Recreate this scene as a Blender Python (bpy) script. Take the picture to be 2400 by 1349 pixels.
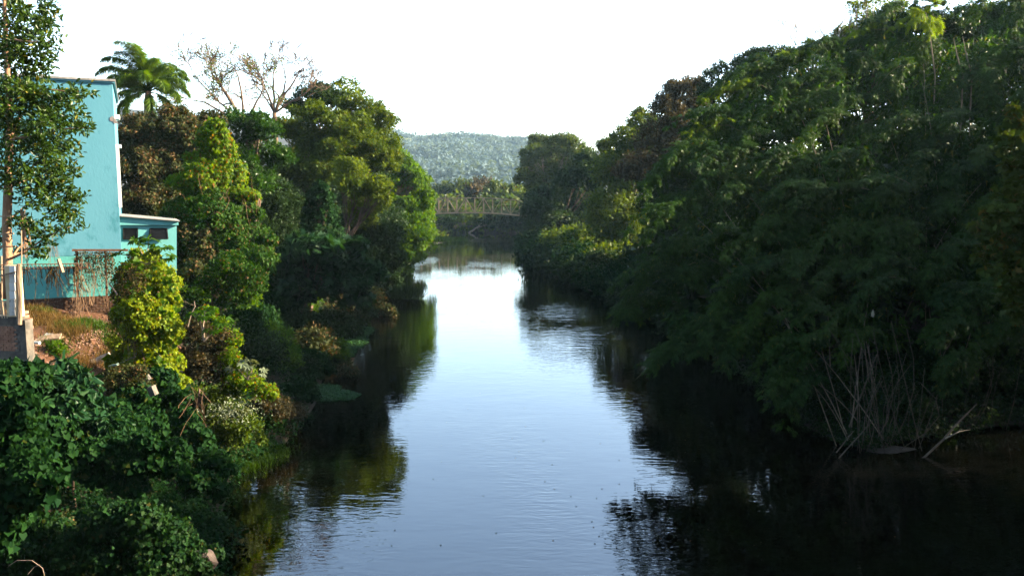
import bpy, math
import numpy as np
from mathutils import Vector, Matrix

for o in list(bpy.data.objects):
    bpy.data.objects.remove(o)
S = bpy.context.scene
R = np.random.default_rng(7)

# ------------------------------------------------------------------ camera, sky, sun, exposure
CAMH, PITCH, F = 11.0, math.radians(6.44), 1900.0
cam = bpy.data.cameras.new('camera')
co = bpy.data.objects.new('camera', cam)
S.collection.objects.link(co)
S.camera = co
co.location = (0, 0, CAMH)
co.rotation_euler = (math.pi/2 - PITCH, 0, 0)
cam.sensor_width = 36.0
cam.lens = 36.0*F/2400.0
cam.clip_start = 0.1
cam.clip_end = 20000
SUN_AZ, SUN_EL = math.radians(81), math.radians(23)
W = bpy.data.worlds.new('World')
S.world = W
W.use_nodes = True
wn = W.node_tree
bg = wn.nodes['Background']
sky = wn.nodes.new('ShaderNodeTexSky')
sky.sky_type = 'NISHITA'
sky.sun_disc = False
sky.sun_elevation = SUN_EL
sky.sun_rotation = SUN_AZ
sky.air_density = 1.0
sky.dust_density = 1.2
wn.links.new(sky.outputs[0], bg.inputs[0])
bg.inputs[1].default_value = 0.07
sl = bpy.data.lights.new('sun', 'SUN')
sl.energy = 5.0
sl.angle = math.radians(0.5)
sl.color = (1.0, 0.83, 0.58)
so = bpy.data.objects.new('sun', sl)
S.collection.objects.link(so)
sd = Vector((math.sin(SUN_AZ)*math.cos(SUN_EL), math.cos(SUN_AZ)*math.cos(SUN_EL), math.sin(SUN_EL)))
so.rotation_euler = sd.to_track_quat('Z', 'Y').to_euler()
so.location = (40, 0, 60)
S.view_settings.view_transform = 'Standard'
S.view_settings.look = 'None'
S.view_settings.exposure = 3.5
S.view_settings.gamma = 1.0
S.view_settings.use_curve_mapping = False
S.render.engine = 'CYCLES'
S.cycles.use_denoising = True
S.cycles.max_bounces = 6
S.cycles.diffuse_bounces = 3
S.cycles.glossy_bounces = 3
S.cycles.transmission_bounces = 3
S.cycles.volume_bounces = 0
S.cycles.caustics_reflective = False
S.cycles.caustics_refractive = False
S.cycles.sample_clamp_indirect = 6.0
S.cycles.volume_step_rate = 4.0

# ------------------------------------------------------------------ geometry of the view, river and ground
CP, SP = math.cos(PITCH), math.sin(PITCH)

def P(px, py, D):
    """world point seen at photograph pixel (px, py) at forward distance D"""
    u, v = (px-1200)/F, (674.5-py)/F
    dy, dz = CP + v*SP, -SP + v*CP
    t = D/dy
    return np.array([u*t, D, CAMH + dz*t])

RIVER = np.array([(-8, -60), (-8, 0), (-7.3, 14), (-7.6, 16.5), (-7.0, 18), (-8.2, 19.6), (-7.9, 21.3), (-9.2, 23), (-8.9, 24.6), (-10.4, 26.2), (-10.2, 27.4), (-11.2, 31.5), (-10.2, 34), (-10.3, 39.5),
    (-10.6, 43), (-12, 51), (-13.4, 60), (-13.2, 72), (-14.0, 82), (-15, 92), (-17.6, 110), (-19.3, 131), (-20, 150), (-20, 175),
    (-17.0, 190), (-14.5, 203), (-19, 216), (-30, 224), (-120, 232), (-120, 262), (-40, 256), (-14, 246), (8, 243), (14, 232), (9, 218),
    (3.4, 200), (2.6, 170), (3.2, 150), (4, 127), (6.4, 110), (10.5, 87), (13, 70), (14.5, 50), (14.2, 37.5), (15.4, 34.4), (18, 36),
    (24, 38.5), (33, 36), (38, 25), (40, 0), (40, -60)], float)

def sdist(x, y, poly=RIVER):
    x = np.asarray(x, float); y = np.asarray(y, float)
    sh = x.shape
    x = x.ravel(); y = y.ravel()
    d = np.full(x.shape, 1e18); ins = np.zeros(x.shape, bool)
    n = len(poly)
    for i in range(n):
        x0, y0 = poly[i]; x1, y1 = poly[(i+1) % n]
        ex, ey = x1-x0, y1-y0
        t = np.clip(((x-x0)*ex+(y-y0)*ey)/(ex*ex+ey*ey), 0, 1)
        d = np.minimum(d, (x-x0-t*ex)**2+(y-y0-t*ey)**2)
        c = ((y0 > y) != (y1 > y))
        with np.errstate(divide='ignore', invalid='ignore'):
            xi = x0+(y-y0)*ex/(ey if ey != 0 else 1e-9)
        ins ^= c & (x < xi)
    d = np.sqrt(d)
    return np.where(ins, -d, d).reshape(sh)

_tab = R.random((256, 256))
def vnoise(x, y, s=0.0):
    x = np.asarray(x, float)+s*17.3+1000; y = np.asarray(y, float)+s*9.1+1000
    i = np.floor(x).astype(int); j = np.floor(y).astype(int)
    fx = x-i; fy = y-j
    fx = fx*fx*(3-2*fx); fy = fy*fy*(3-2*fy)
    a = _tab[i & 255, j & 255]; b = _tab[(i+1) & 255, j & 255]
    c = _tab[i & 255, (j+1) & 255]; d = _tab[(i+1) & 255, (j+1) & 255]
    return (a*(1-fx)+b*fx)*(1-fy)+(c*(1-fx)+d*fx)*fy
def fbm(x, y, s=0.0, o=4):
    v = 0; a = .5; f = 1.0
    for k in range(o):
        v = v+a*(vnoise(x*f, y*f, s+k*3.7)-.5); a *= .5; f *= 2.03
    return v
def sst(a, b, x):
    t = np.clip((x-a)/(b-a), 0, 1)
    return t*t*(3-2*t)

def H(x, y):
    x = np.asarray(x, float); y = np.asarray(y, float)
    d = sdist(x, y)
    l = np.interp(d, [0, 1, 2.5, 5, 8, 12, 30, 100, 500], [0.03, .5, 1.5, 3.2, 4.8, 5.7, 6.4, 8, 12])
    r = np.interp(d, [0, 1, 4, 10, 25, 60, 150, 500], [0.03, .4, 1.3, 3, 6.5, 13, 22, 36])
    f = np.interp(d, [0, 2, 6, 20, 100, 500], [0.03, 1, 2.4, 3.5, 4.5, 6])
    wr = sst(-4, 4, x)
    z = l*(1-wr)+r*wr
    wf = sst(226, 244, y)
    z = z*(1-wf)+f*wf
    # grassy sandbar stays low
    sb = sst(13, 4, np.hypot((x+15)*1.0, (y-199)*.7))
    z = z*(1-sb*.92)
    z = z+np.clip(d/3, 0, 1)*(fbm(x*.22, y*.22, 1)*1.3)*(1-sb)*np.clip(1-(d-60)/200, .2, 1)
    z = np.where(d < 0, np.maximum(d*.45, -2.2)-.02, np.maximum(z, .03))
    hx = np.interp(x, [-1500, -700, -330, -215, -150, -60, 20, 140, 300, 900, 2000], [190, 165, 126, 112, 104, 107, 100, 86, 80, 100, 120])
    up = np.interp(y, [620, 760, 950, 1180, 1500, 2400], [0, .14, .30, .60, 1.0, .9])
    z = z+hx*up+up*(fbm(x*.006, y*.006, 5)*34)*sst(1750, 1300, y)
    return z

# ------------------------------------------------------------------ object helpers
ORG = {}
def tagp(o, label=None, cat=None, group=None, kind=None):
    if label: o['label'] = label
    if cat: o['category'] = cat
    if group: o['group'] = group
    if kind: o['kind'] = kind
    return o
def thing(name, loc, label, cat, group=None):
    o = bpy.data.objects.new(name, None)
    S.collection.objects.link(o)
    o.empty_display_size = .3
    o.location = tuple(float(a) for a in loc)
    ORG[o.name] = np.array(loc, float)
    return tagp(o, label, cat, group)
def base_mesh(name, v, f, mat, tint=None, smooth=False):
    me = bpy.data.meshes.new(name)
    v = np.asarray(v, np.float32)
    if isinstance(f, np.ndarray):
        n, k = f.shape
        me.vertices.add(len(v)); me.vertices.foreach_set('co', v.ravel())
        me.loops.add(n*k); me.loops.foreach_set('vertex_index', f.astype(np.int32).ravel())
        me.polygons.add(n); me.polygons.foreach_set('loop_start', np.arange(0, n*k, k, dtype=np.int32))
        me.polygons.foreach_set('loop_total', np.full(n, k, np.int32))
        me.update(calc_edges=True)
    else:
        me.from_pydata(v.tolist(), [], f); me.update()
    if tint is not None:
        a = me.attributes.new('tint', 'FLOAT', 'POINT')
        a.data.foreach_set('value', np.asarray(tint, np.float32))
    me.materials.append(mat)
    if smooth:
        me.polygons.foreach_set('use_smooth', np.ones(len(me.polygons), bool))
    return me
def obj(name, v, f, mat, parent=None, tint=None, smooth=False, kind=None):
    v = np.asarray(v, float)
    org = ORG[parent.name] if parent is not None else np.zeros(3)
    me = base_mesh(name, v-org, f, mat, tint, smooth)
    o = bpy.data.objects.new(name, me)
    S.collection.objects.link(o)
    if parent is not None: o.parent = parent
    ORG[o.name] = org
    if kind: o['kind'] = kind
    return o
class MB:
    """collects boxes and tubes into one mesh"""
    def __init__(s): s.v = []; s.f = []
    def add(s, v, f):
        b = len(s.v); s.v += [tuple(map(float, a)) for a in v]; s.f += [tuple(b+i for i in q) for q in f]; return s
    def box(s, c, half, ax=None):
        c = np.array(c, float); ax = np.eye(3) if ax is None else np.array(ax, float)
        vs = [c+ax[0]*half[0]*i+ax[1]*half[1]*j+ax[2]*half[2]*k for i in (-1, 1) for j in (-1, 1) for k in (-1, 1)]
        return s.add(vs, [(0, 1, 3, 2), (4, 6, 7, 5), (0, 4, 5, 1), (2, 3, 7, 6), (0, 2, 6, 4), (1, 5, 7, 3)])
    def beam(s, a, b, w, h=None, up=(0, 0, 1)):
        a = np.array(a, float); b = np.array(b, float); h = w if h is None else h
        d = b-a; L = np.linalg.norm(d); d /= L
        x = np.cross(d, up)
        if np.linalg.norm(x) < 1e-3: x = np.array([1., 0, 0])
        x /= np.linalg.norm(x); z = np.cross(x, d)
        return s.box((a+b)/2, (w/2, L/2, h/2), (x, d, z))
    def tube(s, pts, rad, n=6, cap=True):
        pts = [np.array(p, float) for p in pts]
        if np.isscalar(rad): rad = [rad]*len(pts)
        vs = []; fs = []
        x = None
        for i, p in enumerate(pts):
            d = pts[min(i+1, len(pts)-1)]-pts[max(i-1, 0)]
            d /= (np.linalg.norm(d)+1e-9)
            if x is None:
                x = np.cross(d, (0, 0, 1)) if abs(d[2]) < .95 else np.array([1., 0, 0])
            x = x-d*np.dot(x, d); x /= (np.linalg.norm(x)+1e-9)
            y = np.cross(d, x)
            for k in range(n):
                a = 2*math.pi*k/n
                vs.append(p+(x*math.cos(a)+y*math.sin(a))*rad[i])
        for i in range(len(pts)-1):
            for k in range(n):
                fs.append((i*n+k, i*n+(k+1) % n, (i+1)*n+(k+1) % n, (i+1)*n+k))
        if cap:
            fs.append(tuple(range(n-1, -1, -1))); fs.append(tuple((len(pts)-1)*n+k for k in range(n)))
        return s.add(vs, fs)
    def build(s, name, mat, parent=None, kind=None, smooth=False):
        return obj(name, s.v, s.f, mat, parent, kind=kind, smooth=smooth)

# ------------------------------------------------------------------ materials
def newmat(name):
    m = bpy.data.materials.new(name); m.use_nodes = True
    nt = m.node_tree
    for n in list(nt.nodes): nt.nodes.remove(n)
    out = nt.nodes.new('ShaderNodeOutputMaterial')
    return m, nt, out
LEAFK, SPECK, SATK = .32, .16, 1.3
def leafmat(name, a, b, c=None, cpos=.93, trans=.38, tcol=(1.5, 1.35, .55), rough=.5, spec=.4):
    """leaf: colour runs from a to b with the leaf's own tint, c for dry leaves; part of the light passes through"""
    m, nt, out = newmat(name)
    a, b, c = [tuple(max(.002, (sum(q)/3+(ch-sum(q)/3)*SATK)*LEAFK) for ch in q) if q else None for q in (a, b, c)]
    at = nt.nodes.new('ShaderNodeAttribute'); at.attribute_name = 'tint'
    cr = nt.nodes.new('ShaderNodeValToRGB')
    cr.color_ramp.elements[0].color = (*a, 1); cr.color_ramp.elements[0].position = .05
    cr.color_ramp.elements[1].color = (*b, 1); cr.color_ramp.elements[1].position = cpos-.03 if c else .95
    if c:
        e = cr.color_ramp.elements.new(cpos); e.color = (*c, 1)
    nt.links.new(at.outputs['Fac'], cr.inputs[0])
    pb = nt.nodes.new('ShaderNodeBsdfPrincipled')
    pb.inputs['Roughness'].default_value = rough
    pb.inputs['Specular IOR Level'].default_value = spec*SPECK
    nt.links.new(cr.outputs[0], pb.inputs['Base Color'])
    tr = nt.nodes.new('ShaderNodeBsdfTranslucent')
    mx = nt.nodes.new('ShaderNodeMix'); mx.data_type = 'RGBA'; mx.blend_type = 'MULTIPLY'
    mx.inputs[0].default_value = 1.0
    nt.links.new(cr.outputs[0], mx.inputs[6]); mx.inputs[7].default_value = (*tcol, 1)
    mx.clamp_result = False
    nt.links.new(mx.outputs[2], tr.inputs['Color'])
    ms = nt.nodes.new('ShaderNodeMixShader'); ms.inputs[0].default_value = trans
    nt.links.new(pb.outputs[0], ms.inputs[1]); nt.links.new(tr.outputs[0], ms.inputs[2])
    nt.links.new(ms.outputs[0], out.inputs['Surface'])
    return m
SURFK = .55
def surf(name, a, b, scale=3.0, rough=.85, bump=.3, detail=6, spec=.25, stretch=(1, 1, 1), c=None, cfac=.5, cscale=1.0, bscale=None, metallic=0):
    """two-colour noise surface, optional stain colour c, with bump"""
    m, nt, out = newmat(name)
    a, b, c = [tuple(ch*SURFK for ch in q) if q is not None else None for q in (a, b, c)]
    tc = nt.nodes.new('ShaderNodeNewGeometry')
    mp = nt.nodes.new('ShaderNodeMapping'); mp.inputs['Scale'].default_value = stretch
    nt.links.new(tc.outputs['Position'], mp.inputs[0])
    nz = nt.nodes.new('ShaderNodeTexNoise'); nz.inputs['Scale'].default_value = scale; nz.inputs['Detail'].default_value = detail
    nz.inputs['Roughness'].default_value = .65
    nt.links.new(mp.outputs[0], nz.inputs['Vector'])
    cr = nt.nodes.new('ShaderNodeValToRGB')
    cr.color_ramp.elements[0].color = (*a, 1); cr.color_ramp.elements[0].position = .35
    cr.color_ramp.elements[1].color = (*b, 1); cr.color_ramp.elements[1].position = .65
    nt.links.new(nz.outputs[0], cr.inputs[0])
    col = cr.outputs[0]
    if c is not None:
        n2 = nt.nodes.new('ShaderNodeTexNoise'); n2.inputs['Scale'].default_value = cscale; n2.inputs['Detail'].default_value = 8
        n2.inputs['Roughness'].default_value = .7
        nt.links.new(mp.outputs[0], n2.inputs['Vector'])
        r2 = nt.nodes.new('ShaderNodeValToRGB'); r2.color_ramp.elements[0].position = cfac; r2.color_ramp.elements[1].position = cfac+.12
        nt.links.new(n2.outputs[0], r2.inputs[0])
        mx = nt.nodes.new('ShaderNodeMix'); mx.data_type = 'RGBA'
        nt.links.new(r2.outputs[0], mx.inputs[0]); nt.links.new(col, mx.inputs[6]); mx.inputs[7].default_value = (*c, 1)
        col = mx.outputs[2]
    pb = nt.nodes.new('ShaderNodeBsdfPrincipled')
    pb.inputs['Roughness'].default_value = rough; pb.inputs['Specular IOR Level'].default_value = spec*.5
    pb.inputs['Metallic'].default_value = metallic
    nt.links.new(col, pb.inputs['Base Color'])
    if bump:
        bz = nt.nodes.new('ShaderNodeTexNoise'); bz.inputs['Scale'].default_value = bscale or scale*3; bz.inputs['Detail'].default_value = 5
        nt.links.new(mp.outputs[0], bz.inputs['Vector'])
        bn = nt.nodes.new('ShaderNodeBump'); bn.inputs['Strength'].default_value = bump; bn.inputs['Distance'].default_value = .05
        nt.links.new(bz.outputs[0], bn.inputs['Height']); nt.links.new(bn.outputs[0], pb.inputs['Normal'])
    nt.links.new(pb.outputs[0], out.inputs['Surface'])
    return m

BARK = surf('bark', (.07, .045, .03), (.16, .11, .075), 4, stretch=(1, 1, .25), bump=.6)
BARK_PALE = surf('bark_pale', (.20, .15, .11), (.34, .27, .20), 3, stretch=(1, 1, .3), bump=.5)
BARK_TAN = surf('bark_tan', (.22, .12, .07), (.36, .22, .13), 5, stretch=(1, 1, .4), bump=.5, c=(.12, .08, .06), cfac=.6)
CANE = surf('dull_cane', (.045, .035, .022), (.12, .09, .06), 2, bump=.2)
BAMBOO = surf('bamboo_cane', (.12, .095, .06), (.24, .19, .12), 2, bump=.2, c=(.10, .12, .05), cfac=.62)
DRYVINE = surf('dry_vine', (.13, .075, .04), (.26, .16, .09), 5, bump=.2)
DRYGRASS = leafmat('dry_grass', (.10, .065, .028), (.22, .145, .06), trans=.3, tcol=(1.2, 1.0, .8), rough=.7)
EARTH = surf('earth', (.050, .022, .011), (.105, .048, .024), 1.6, bump=.9, c=(.07, .05, .03), cfac=.58, cscale=.7, bscale=6)

M_NEAR = leafmat('leaf_glossy_rubber', (.024, .055, .012), (.075, .125, .026), (.22, .20, .04), .975, trans=.30, rough=.34, spec=.6)
M_IVY = leafmat('leaf_vine', (.009, .031, .012), (.027, .068, .020), (.05, .065, .02), .965, trans=.30, rough=.65, spec=.15)
M_HERB = leafmat('leaf_herb', (.010, .034, .012), (.028, .064, .018), (.06, .06, .02), .93, trans=.3, rough=.6, spec=.3)
M_MID = leafmat('leaf_vine_mid', (.020, .060, .014), (.060, .125, .024), (.14, .10, .05), .88, trans=.38, rough=.6, spec=.3)
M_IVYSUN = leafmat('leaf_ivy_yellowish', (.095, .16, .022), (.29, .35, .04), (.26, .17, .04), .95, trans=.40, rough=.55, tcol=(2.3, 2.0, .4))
M_BROWN = leafmat('leaf_brown_draped', (.030, .045, .018), (.070, .078, .030), (.17, .11, .06), .74, trans=.25, rough=.65)
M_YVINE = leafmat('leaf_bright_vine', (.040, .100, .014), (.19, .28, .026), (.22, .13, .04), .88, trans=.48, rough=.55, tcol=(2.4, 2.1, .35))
M_SHINY = leafmat('leaf_shiny_dark', (.018, .055, .010), (.055, .12, .016), trans=.36, rough=.35, spec=.6)
M_OLIVE = leafmat('leaf_olive', (.036, .070, .016), (.120, .170, .034), (.18, .18, .06), .95, trans=.36, rough=.55, tcol=(2.2, 1.9, .4))
M_FEATH = leafmat('leaf_feathery', (.06, .105, .024), (.17, .22, .05), trans=.45, rough=.6, tcol=(2.1, 1.9, .5))
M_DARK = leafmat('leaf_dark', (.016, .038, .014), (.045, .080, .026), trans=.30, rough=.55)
M_BRIGHT = leafmat('leaf_bright', (.036, .095, .012), (.115, .195, .022), trans=.48, rough=.5, tcol=(2.3, 2.1, .35))
M_BAMB = leafmat('leaf_bamboo', (.017, .054, .013), (.064, .130, .024), (.17, .17, .045), .965, trans=.42, tcol=(1.7, 1.5, .4), rough=.5)
M_BSUN = leafmat('leaf_bamboo_sunlit', (.06, .13, .02), (.17, .26, .03), trans=.55, tcol=(2.2, 1.9, .4), rough=.5)  # sunlight on the bamboo rims put into a brighter, yellower leaf colour
M_MAPLE = leafmat('leaf_lobed', (.050, .085, .020), (.090, .125, .030), (.17, .13, .04), .90, trans=.40, rough=.55, tcol=(2.0, 1.7, .4))
M_CASTOR = leafmat('leaf_castor', (.018, .055, .024), (.045, .100, .040), trans=.34, rough=.42)
M_PALE = leafmat('leaf_pale', (.16, .20, .13), (.36, .40, .30), trans=.30, rough=.5)
M_FAR = leafmat('leaf_far', (.040, .068, .018), (.105, .135, .032), (.16, .14, .06), .93, trans=.35, rough=.6, tcol=(1.6, 1.65, .55))
M_HILL = leafmat('leaf_hill_haze', (.11, .165, .19), (.15, .205, .225), (.24, .26, .23), .95, trans=.25, rough=.7)  # distance haze partly put into the pale blue leaf colour
M_PALM = leafmat('leaf_palm', (.032, .085, .018), (.14, .21, .045), (.20, .15, .05), .95, trans=.42, rough=.4, tcol=(2.3, 2.1, .4))
M_WEED = leafmat('leaf_water_plant', (.035, .095, .035), (.080, .170, .070), trans=.3, rough=.45)
M_GRASS = leafmat('grass_blade', (.030, .075, .012), (.07, .12, .02), trans=.40, rough=.5)
M_BROWNTREE = leafmat('leaf_reddish', (.042, .042, .022), (.085, .072, .038), (.13, .09, .05), .8, trans=.3, rough=.6)

# ------------------------------------------------------------------ leaves
def T(vs, fs): return np.array(vs, float), np.array(fs)
L_DIAM = T([(0, 0, 0), (-.5, .45, .10), (0, 1, -.06), (.5, .45, .10)], [(0, 3, 2, 1)])
L_TRI = T([(-.5, 0, 0), (.5, .15, 0), (0, 1, 0)], [(0, 1, 2)])
L_BLADE = T([(-.42, .12, 0), (.42, .2, .03), (0, 1, -.12)], [(0, 1, 2)])
L_OVATE = T([(0, 0, 0), (-.45, .35, .09), (-.25, .80, .05), (0, 1, -.08), (.25, .80, .05), (.45, .35, .09)], [(0, 5, 4, 3), (0, 3, 2, 1)])
L_HEART = T([(0, .05, 0), (-.48, -.12, .03), (-.55, .35, .08), (0, 1, -.12), (.55, .35, .08), (.48, -.12, .03)], [(0, 5, 4, 3), (0, 3, 2, 1)])
def lobed(n, inner=.36, spread=2.2, w=.2):
    vs = [(0, 0, 0)]; fs = []
    for k in range(n):
        a = (k-(n-1)/2)*spread/(n-1)*2
        l = 1-.25*abs(a)/spread
        d = (math.sin(a), math.cos(a)); p = (d[1], -d[0])
        b = len(vs)
        vs += [(d[0]*inner-p[0]*w, d[1]*inner-p[1]*w, .05), (d[0]*l, d[1]*l, -.10), (d[0]*inner+p[0]*w, d[1]*inner+p[1]*w, .05)]
        fs.append((0, b+2, b+1, b))
    return T(vs, fs)
L_LOBE3 = lobed(3, .4, 1.0, .24)
L_LOBE5 = lobed(5, .42, 1.5, .22)
L_LOBE7 = lobed(7, .45, 2.0, .17)

def nrm(a):
    return a/(np.linalg.norm(a, axis=-1, keepdims=True)+1e-9)
def leaves(pos, ax, nr, L, Wd, tmpl=L_DIAM):
    """place a leaf template at every point: ax = direction of the leaf, nr = its face normal"""
    tv, tf = tmpl
    ax = nrm(ax); x = nrm(np.cross(ax, nr)); nz = np.cross(x, ax)
    L = np.broadcast_to(np.asarray(L, float), (len(pos),)); Wd = np.broadcast_to(np.asarray(Wd, float), (len(pos),))
    v = pos[:, None, :]+x[:, None, :]*(tv[None, :, 0, None]*Wd[:, None, None])+ax[:, None, :]*(tv[None, :, 1, None]*L[:, None, None]) \
        + nz[:, None, :]*(tv[None, :, 2, None]*L[:, None, None])
    n, k = len(pos), len(tv)
    f = (np.arange(n)[:, None, None]*k+tf[None]).reshape(-1, tf.shape[1])
    return v.reshape(-1, 3), f, k
def rdir(n):
    return nrm(R.normal(size=(n, 3)))
def build_leaves(name, pos, ax, nr, L, Wd, mat, parent, tmpl=L_DIAM, tint=None, kind=None):
    v, f, k = leaves(pos, ax, nr, L, Wd, tmpl)
    if tint is None: tint = R.random(len(pos))
    tint = np.repeat(np.clip(tint, 0, 1), k)
    return obj(name, v, f, mat, parent, tint=tint, kind=kind)
CAM = np.array([0, 0, CAMH])
NLEAF = [0]
def blob_leaves(blobs, L, cover=3.2, puff=.34, style='round', wl=.55, flat=.75, under=.35, inner=.14):
    """points, axes, normals and tints of leaves on puffy clumps. blobs: list of (centre, (rx,ry,rz))"""
    PP, AA, NN, TT, SZ = [], [], [], [], []
    for c, r in blobs:
        c = np.array(c, float); r = np.array(r, float)
        area = math.pi*r[0]*r[2]
        n = int(.57*cover*area*2.2/(L*L*wl*.5))
        n = max(n, 60)
        m = max(10, int(9/(puff*puff)*.55))
        d = rdir(m); d[:, 2] = np.where(d[:, 2] < -under, -d[:, 2]*R.random(m), d[:, 2])
        d = nrm(d)
        pc = c+d*r*((R.random((m, 1))**.5*.5+.52) if style != 'ivy' else R.uniform(.68, .92, (m, 1)))
        pr = r.mean()*puff*(R.random(m)*.7+.65)
        pt = R.normal(0, .15, m)
        k = R.integers(0, m, n)
        o = rdir(n)
        rad = R.random(n)**.45
        if style == 'ivy': rad = R.random(n)**.2
        q = pc[k]+o*(pr[k]*rad)[:, None]*np.array([1, 1, flat])
        out = nrm((q-c)/r)
        # the side turned away is thinner in leaves
        vis = (np.einsum('ij,ij->i', out, nrm(CAM-q)) > -.35) | (R.random(n) < .5)
        up = np.array([0, 0, 1.])
        if style == 'ivy':
            nn = nrm(out*1.0+up*.35+R.normal(0, .40, (n, 3)))
            a = nrm(np.array([0, 0, -1.])+R.normal(0, .55, (n, 3)))
        elif style == 'droop':
            nn = nrm(out*.5+up*.4+R.normal(0, .6, (n, 3)))
            a = nrm(out*.5+np.array([0, 0, -.8])+R.normal(0, .5, (n, 3)))
        else:
            nn = nrm(o*.55+up*.6+R.normal(0, .45, (n, 3)))
            a = nrm(o*.7+R.normal(0, .7, (n, 3)))
        t = .45+pt[k]+R.normal(0, .22, n)
        dry = R.random(n)
        t = np.where(dry > .97, .99, np.clip(t, 0, .9))
        s = R.random(n)*.78+.83
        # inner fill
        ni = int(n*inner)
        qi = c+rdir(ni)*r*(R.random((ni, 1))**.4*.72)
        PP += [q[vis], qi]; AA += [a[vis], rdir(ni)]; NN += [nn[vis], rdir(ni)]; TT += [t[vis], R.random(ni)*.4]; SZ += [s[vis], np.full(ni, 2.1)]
    PP, AA, NN, TT, SZ = map(np.concatenate, (PP, AA, NN, TT, SZ))
    return PP, AA, NN, TT, SZ
def px_m(D): return D/F*2.344      # metres per rendered pixel
def mkblobs(lst, D0, jit=.05):
    out = []
    for b in lst:
        px, py, r = b[:3]; asp = b[3] if len(b) > 3 else .85
        D = (b[4] if len(b) > 4 else D0)*(1+R.uniform(-jit, jit)*.6)
        rr = r*D/F
        c = P(px, py, D)
        out.append((c, (rr, rr*.95, rr*asp)))
        for k in range(2 if r > 30 else 1):
            aa = R.uniform(0, 2*math.pi); kr = R.uniform(.34, .55)*rr
            out.append((c+np.array([math.cos(aa)*rr*.82, R.uniform(-.5, .3)*rr, math.sin(aa)*rr*.82*asp]), (kr, kr, kr*.8)))
    return out
def limb_path(a, b, n=5, sag=.1, wob=.06):
    a = np.array(a, float); b = np.array(b, float); L = np.linalg.norm(b-a)
    pts = []
    for i in range(n+1):
        t = i/n
        p = a+(b-a)*t
        p = p+R.normal(0, wob*L*.3, 3)*(0 < i < n)
        p[2] += math.sin(t*math.pi)*sag*L*-.5+0*t
        pts.append(p)
    return pts
def tree(name, label, cat, D, lst, mat, leaf=.12, cover=3.0, bark=None, trunk_r=.16, base=None, tmpl=None, wl=.55, puff=.34,
         style='round', group=None, lmin=2.3, limbs=True, kindname='crown', blobs=None, flat=.75, under=.35, inner=.14, lean=(0, 0)):
    bl = blobs if blobs is not None else mkblobs(lst, D)
    cs = np.array([b[0] for b in bl])
    m = cs.mean(0)
    if base is None: base = (m[0]+lean[0], m[1]+lean[1])
    base = list(map(float, base))
    for _ in range(12):
        if bark is None or float(sdist(base[0], base[1])) > 2.2: break
        base[0] += .6 if base[0] > 0 else -.6
    bz = float(H(base[0], base[1]))
    b0 = np.array([base[0], base[1], bz])
    root = thing(name, b0, label, cat, group)
    L = max(leaf, lmin*px_m(D))
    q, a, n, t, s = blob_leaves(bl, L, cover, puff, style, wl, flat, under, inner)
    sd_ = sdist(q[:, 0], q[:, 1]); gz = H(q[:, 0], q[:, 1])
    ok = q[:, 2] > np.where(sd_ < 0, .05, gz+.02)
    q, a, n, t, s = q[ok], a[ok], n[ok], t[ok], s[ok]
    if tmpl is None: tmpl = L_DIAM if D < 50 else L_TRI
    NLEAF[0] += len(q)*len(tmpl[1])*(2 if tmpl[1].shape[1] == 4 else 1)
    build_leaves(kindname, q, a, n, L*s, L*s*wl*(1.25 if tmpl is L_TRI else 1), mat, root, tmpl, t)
    if bark is not None:
        fork = b0+(m-b0)*.45+np.array([0, 0, 0])
        fork[2] = bz+(m[2]-bz)*.5
        mb = MB(); mb.tube([b0-np.array([0, 0, .3])]+limb_path(b0, fork, 4, 0, .05)[1:], [trunk_r*1.25, trunk_r*1.05, trunk_r*.95, trunk_r*.9, trunk_r*.85], 8)
        mb.build('trunk', bark, root, smooth=True)
        if limbs and D >= 45:
            for c, r in bl[:9]:
                if c[2] < fork[2]: continue
                mb = MB(); pts = limb_path(fork, c+np.array([0, r[1]*.45, -r[2]*.1]), 5, -.08, .08)
                mb.tube(pts, list(np.linspace(trunk_r*.6, trunk_r*.12, 6)), 5)
                for k in range(5):
                    e = c+rdir(1)[0]*r*.85; s0 = pts[int(R.integers(2, 5))]
                    e[1] = max(e[1], c[1]); mb.tube(limb_path(s0, e, 3, -.05, .1), list(np.linspace(trunk_r*.25, trunk_r*.06, 4)), 4)
                mb.build('limb', bark, root, smooth=True)
    return root
def Gp(px, py, d0=8, d1=400):
    """where the ray through a photograph pixel meets the ground"""
    D = np.geomspace(d0, d1, 1500)
    u, v = (px-1200)/F, (674.5-py)/F
    dy, dz = CP+v*SP, -SP+v*CP
    t = D/dy
    z = CAMH+dz*t
    hz = H(u*t, D)
    hz = np.maximum(hz, 0)
    i = np.argmax(z < hz)
    return np.array([u*t[i], D[i], hz[i]])

# ------------------------------------------------------------------ ground, water, air
def axis(parts):
    out = [parts[0][0]]
    for a, b, st in parts:
        n = max(1, int(round((b-a)/st)))
        out += list(np.linspace(a, b, n+1)[1:])
    return np.array(out)
gx = axis([(-2600, -600, 100), (-600, -200, 20), (-200, -60, 6), (-60, -26, 1.2), (-26, 34, .9), (34, 70, 2), (70, 200, 8), (200, 600, 25), (600, 2600, 100)])
gy = axis([(-300, -40, 26), (-40, 8, 2.4), (8, 70, .85), (70, 150, 2), (150, 270, 3), (270, 700, 20), (700, 1700, 25), (1700, 3400, 80)])
GX, GY = np.meshgrid(gx, gy)
GZ = H(GX, GY)
nx, ny = len(gx), len(gy)
i = np.arange(nx-1)[None, :]+np.arange(ny-1)[:, None]*nx
ff = np.stack([i, i+1, i+1+nx, i+nx], -1).reshape(-1, 4)
GROUND = surf('ground_soil', (.016, .012, .007), (.038, .026, .014), .9, bump=.6, c=(.012, .022, .010), cfac=.48, cscale=.35, bscale=5)
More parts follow.
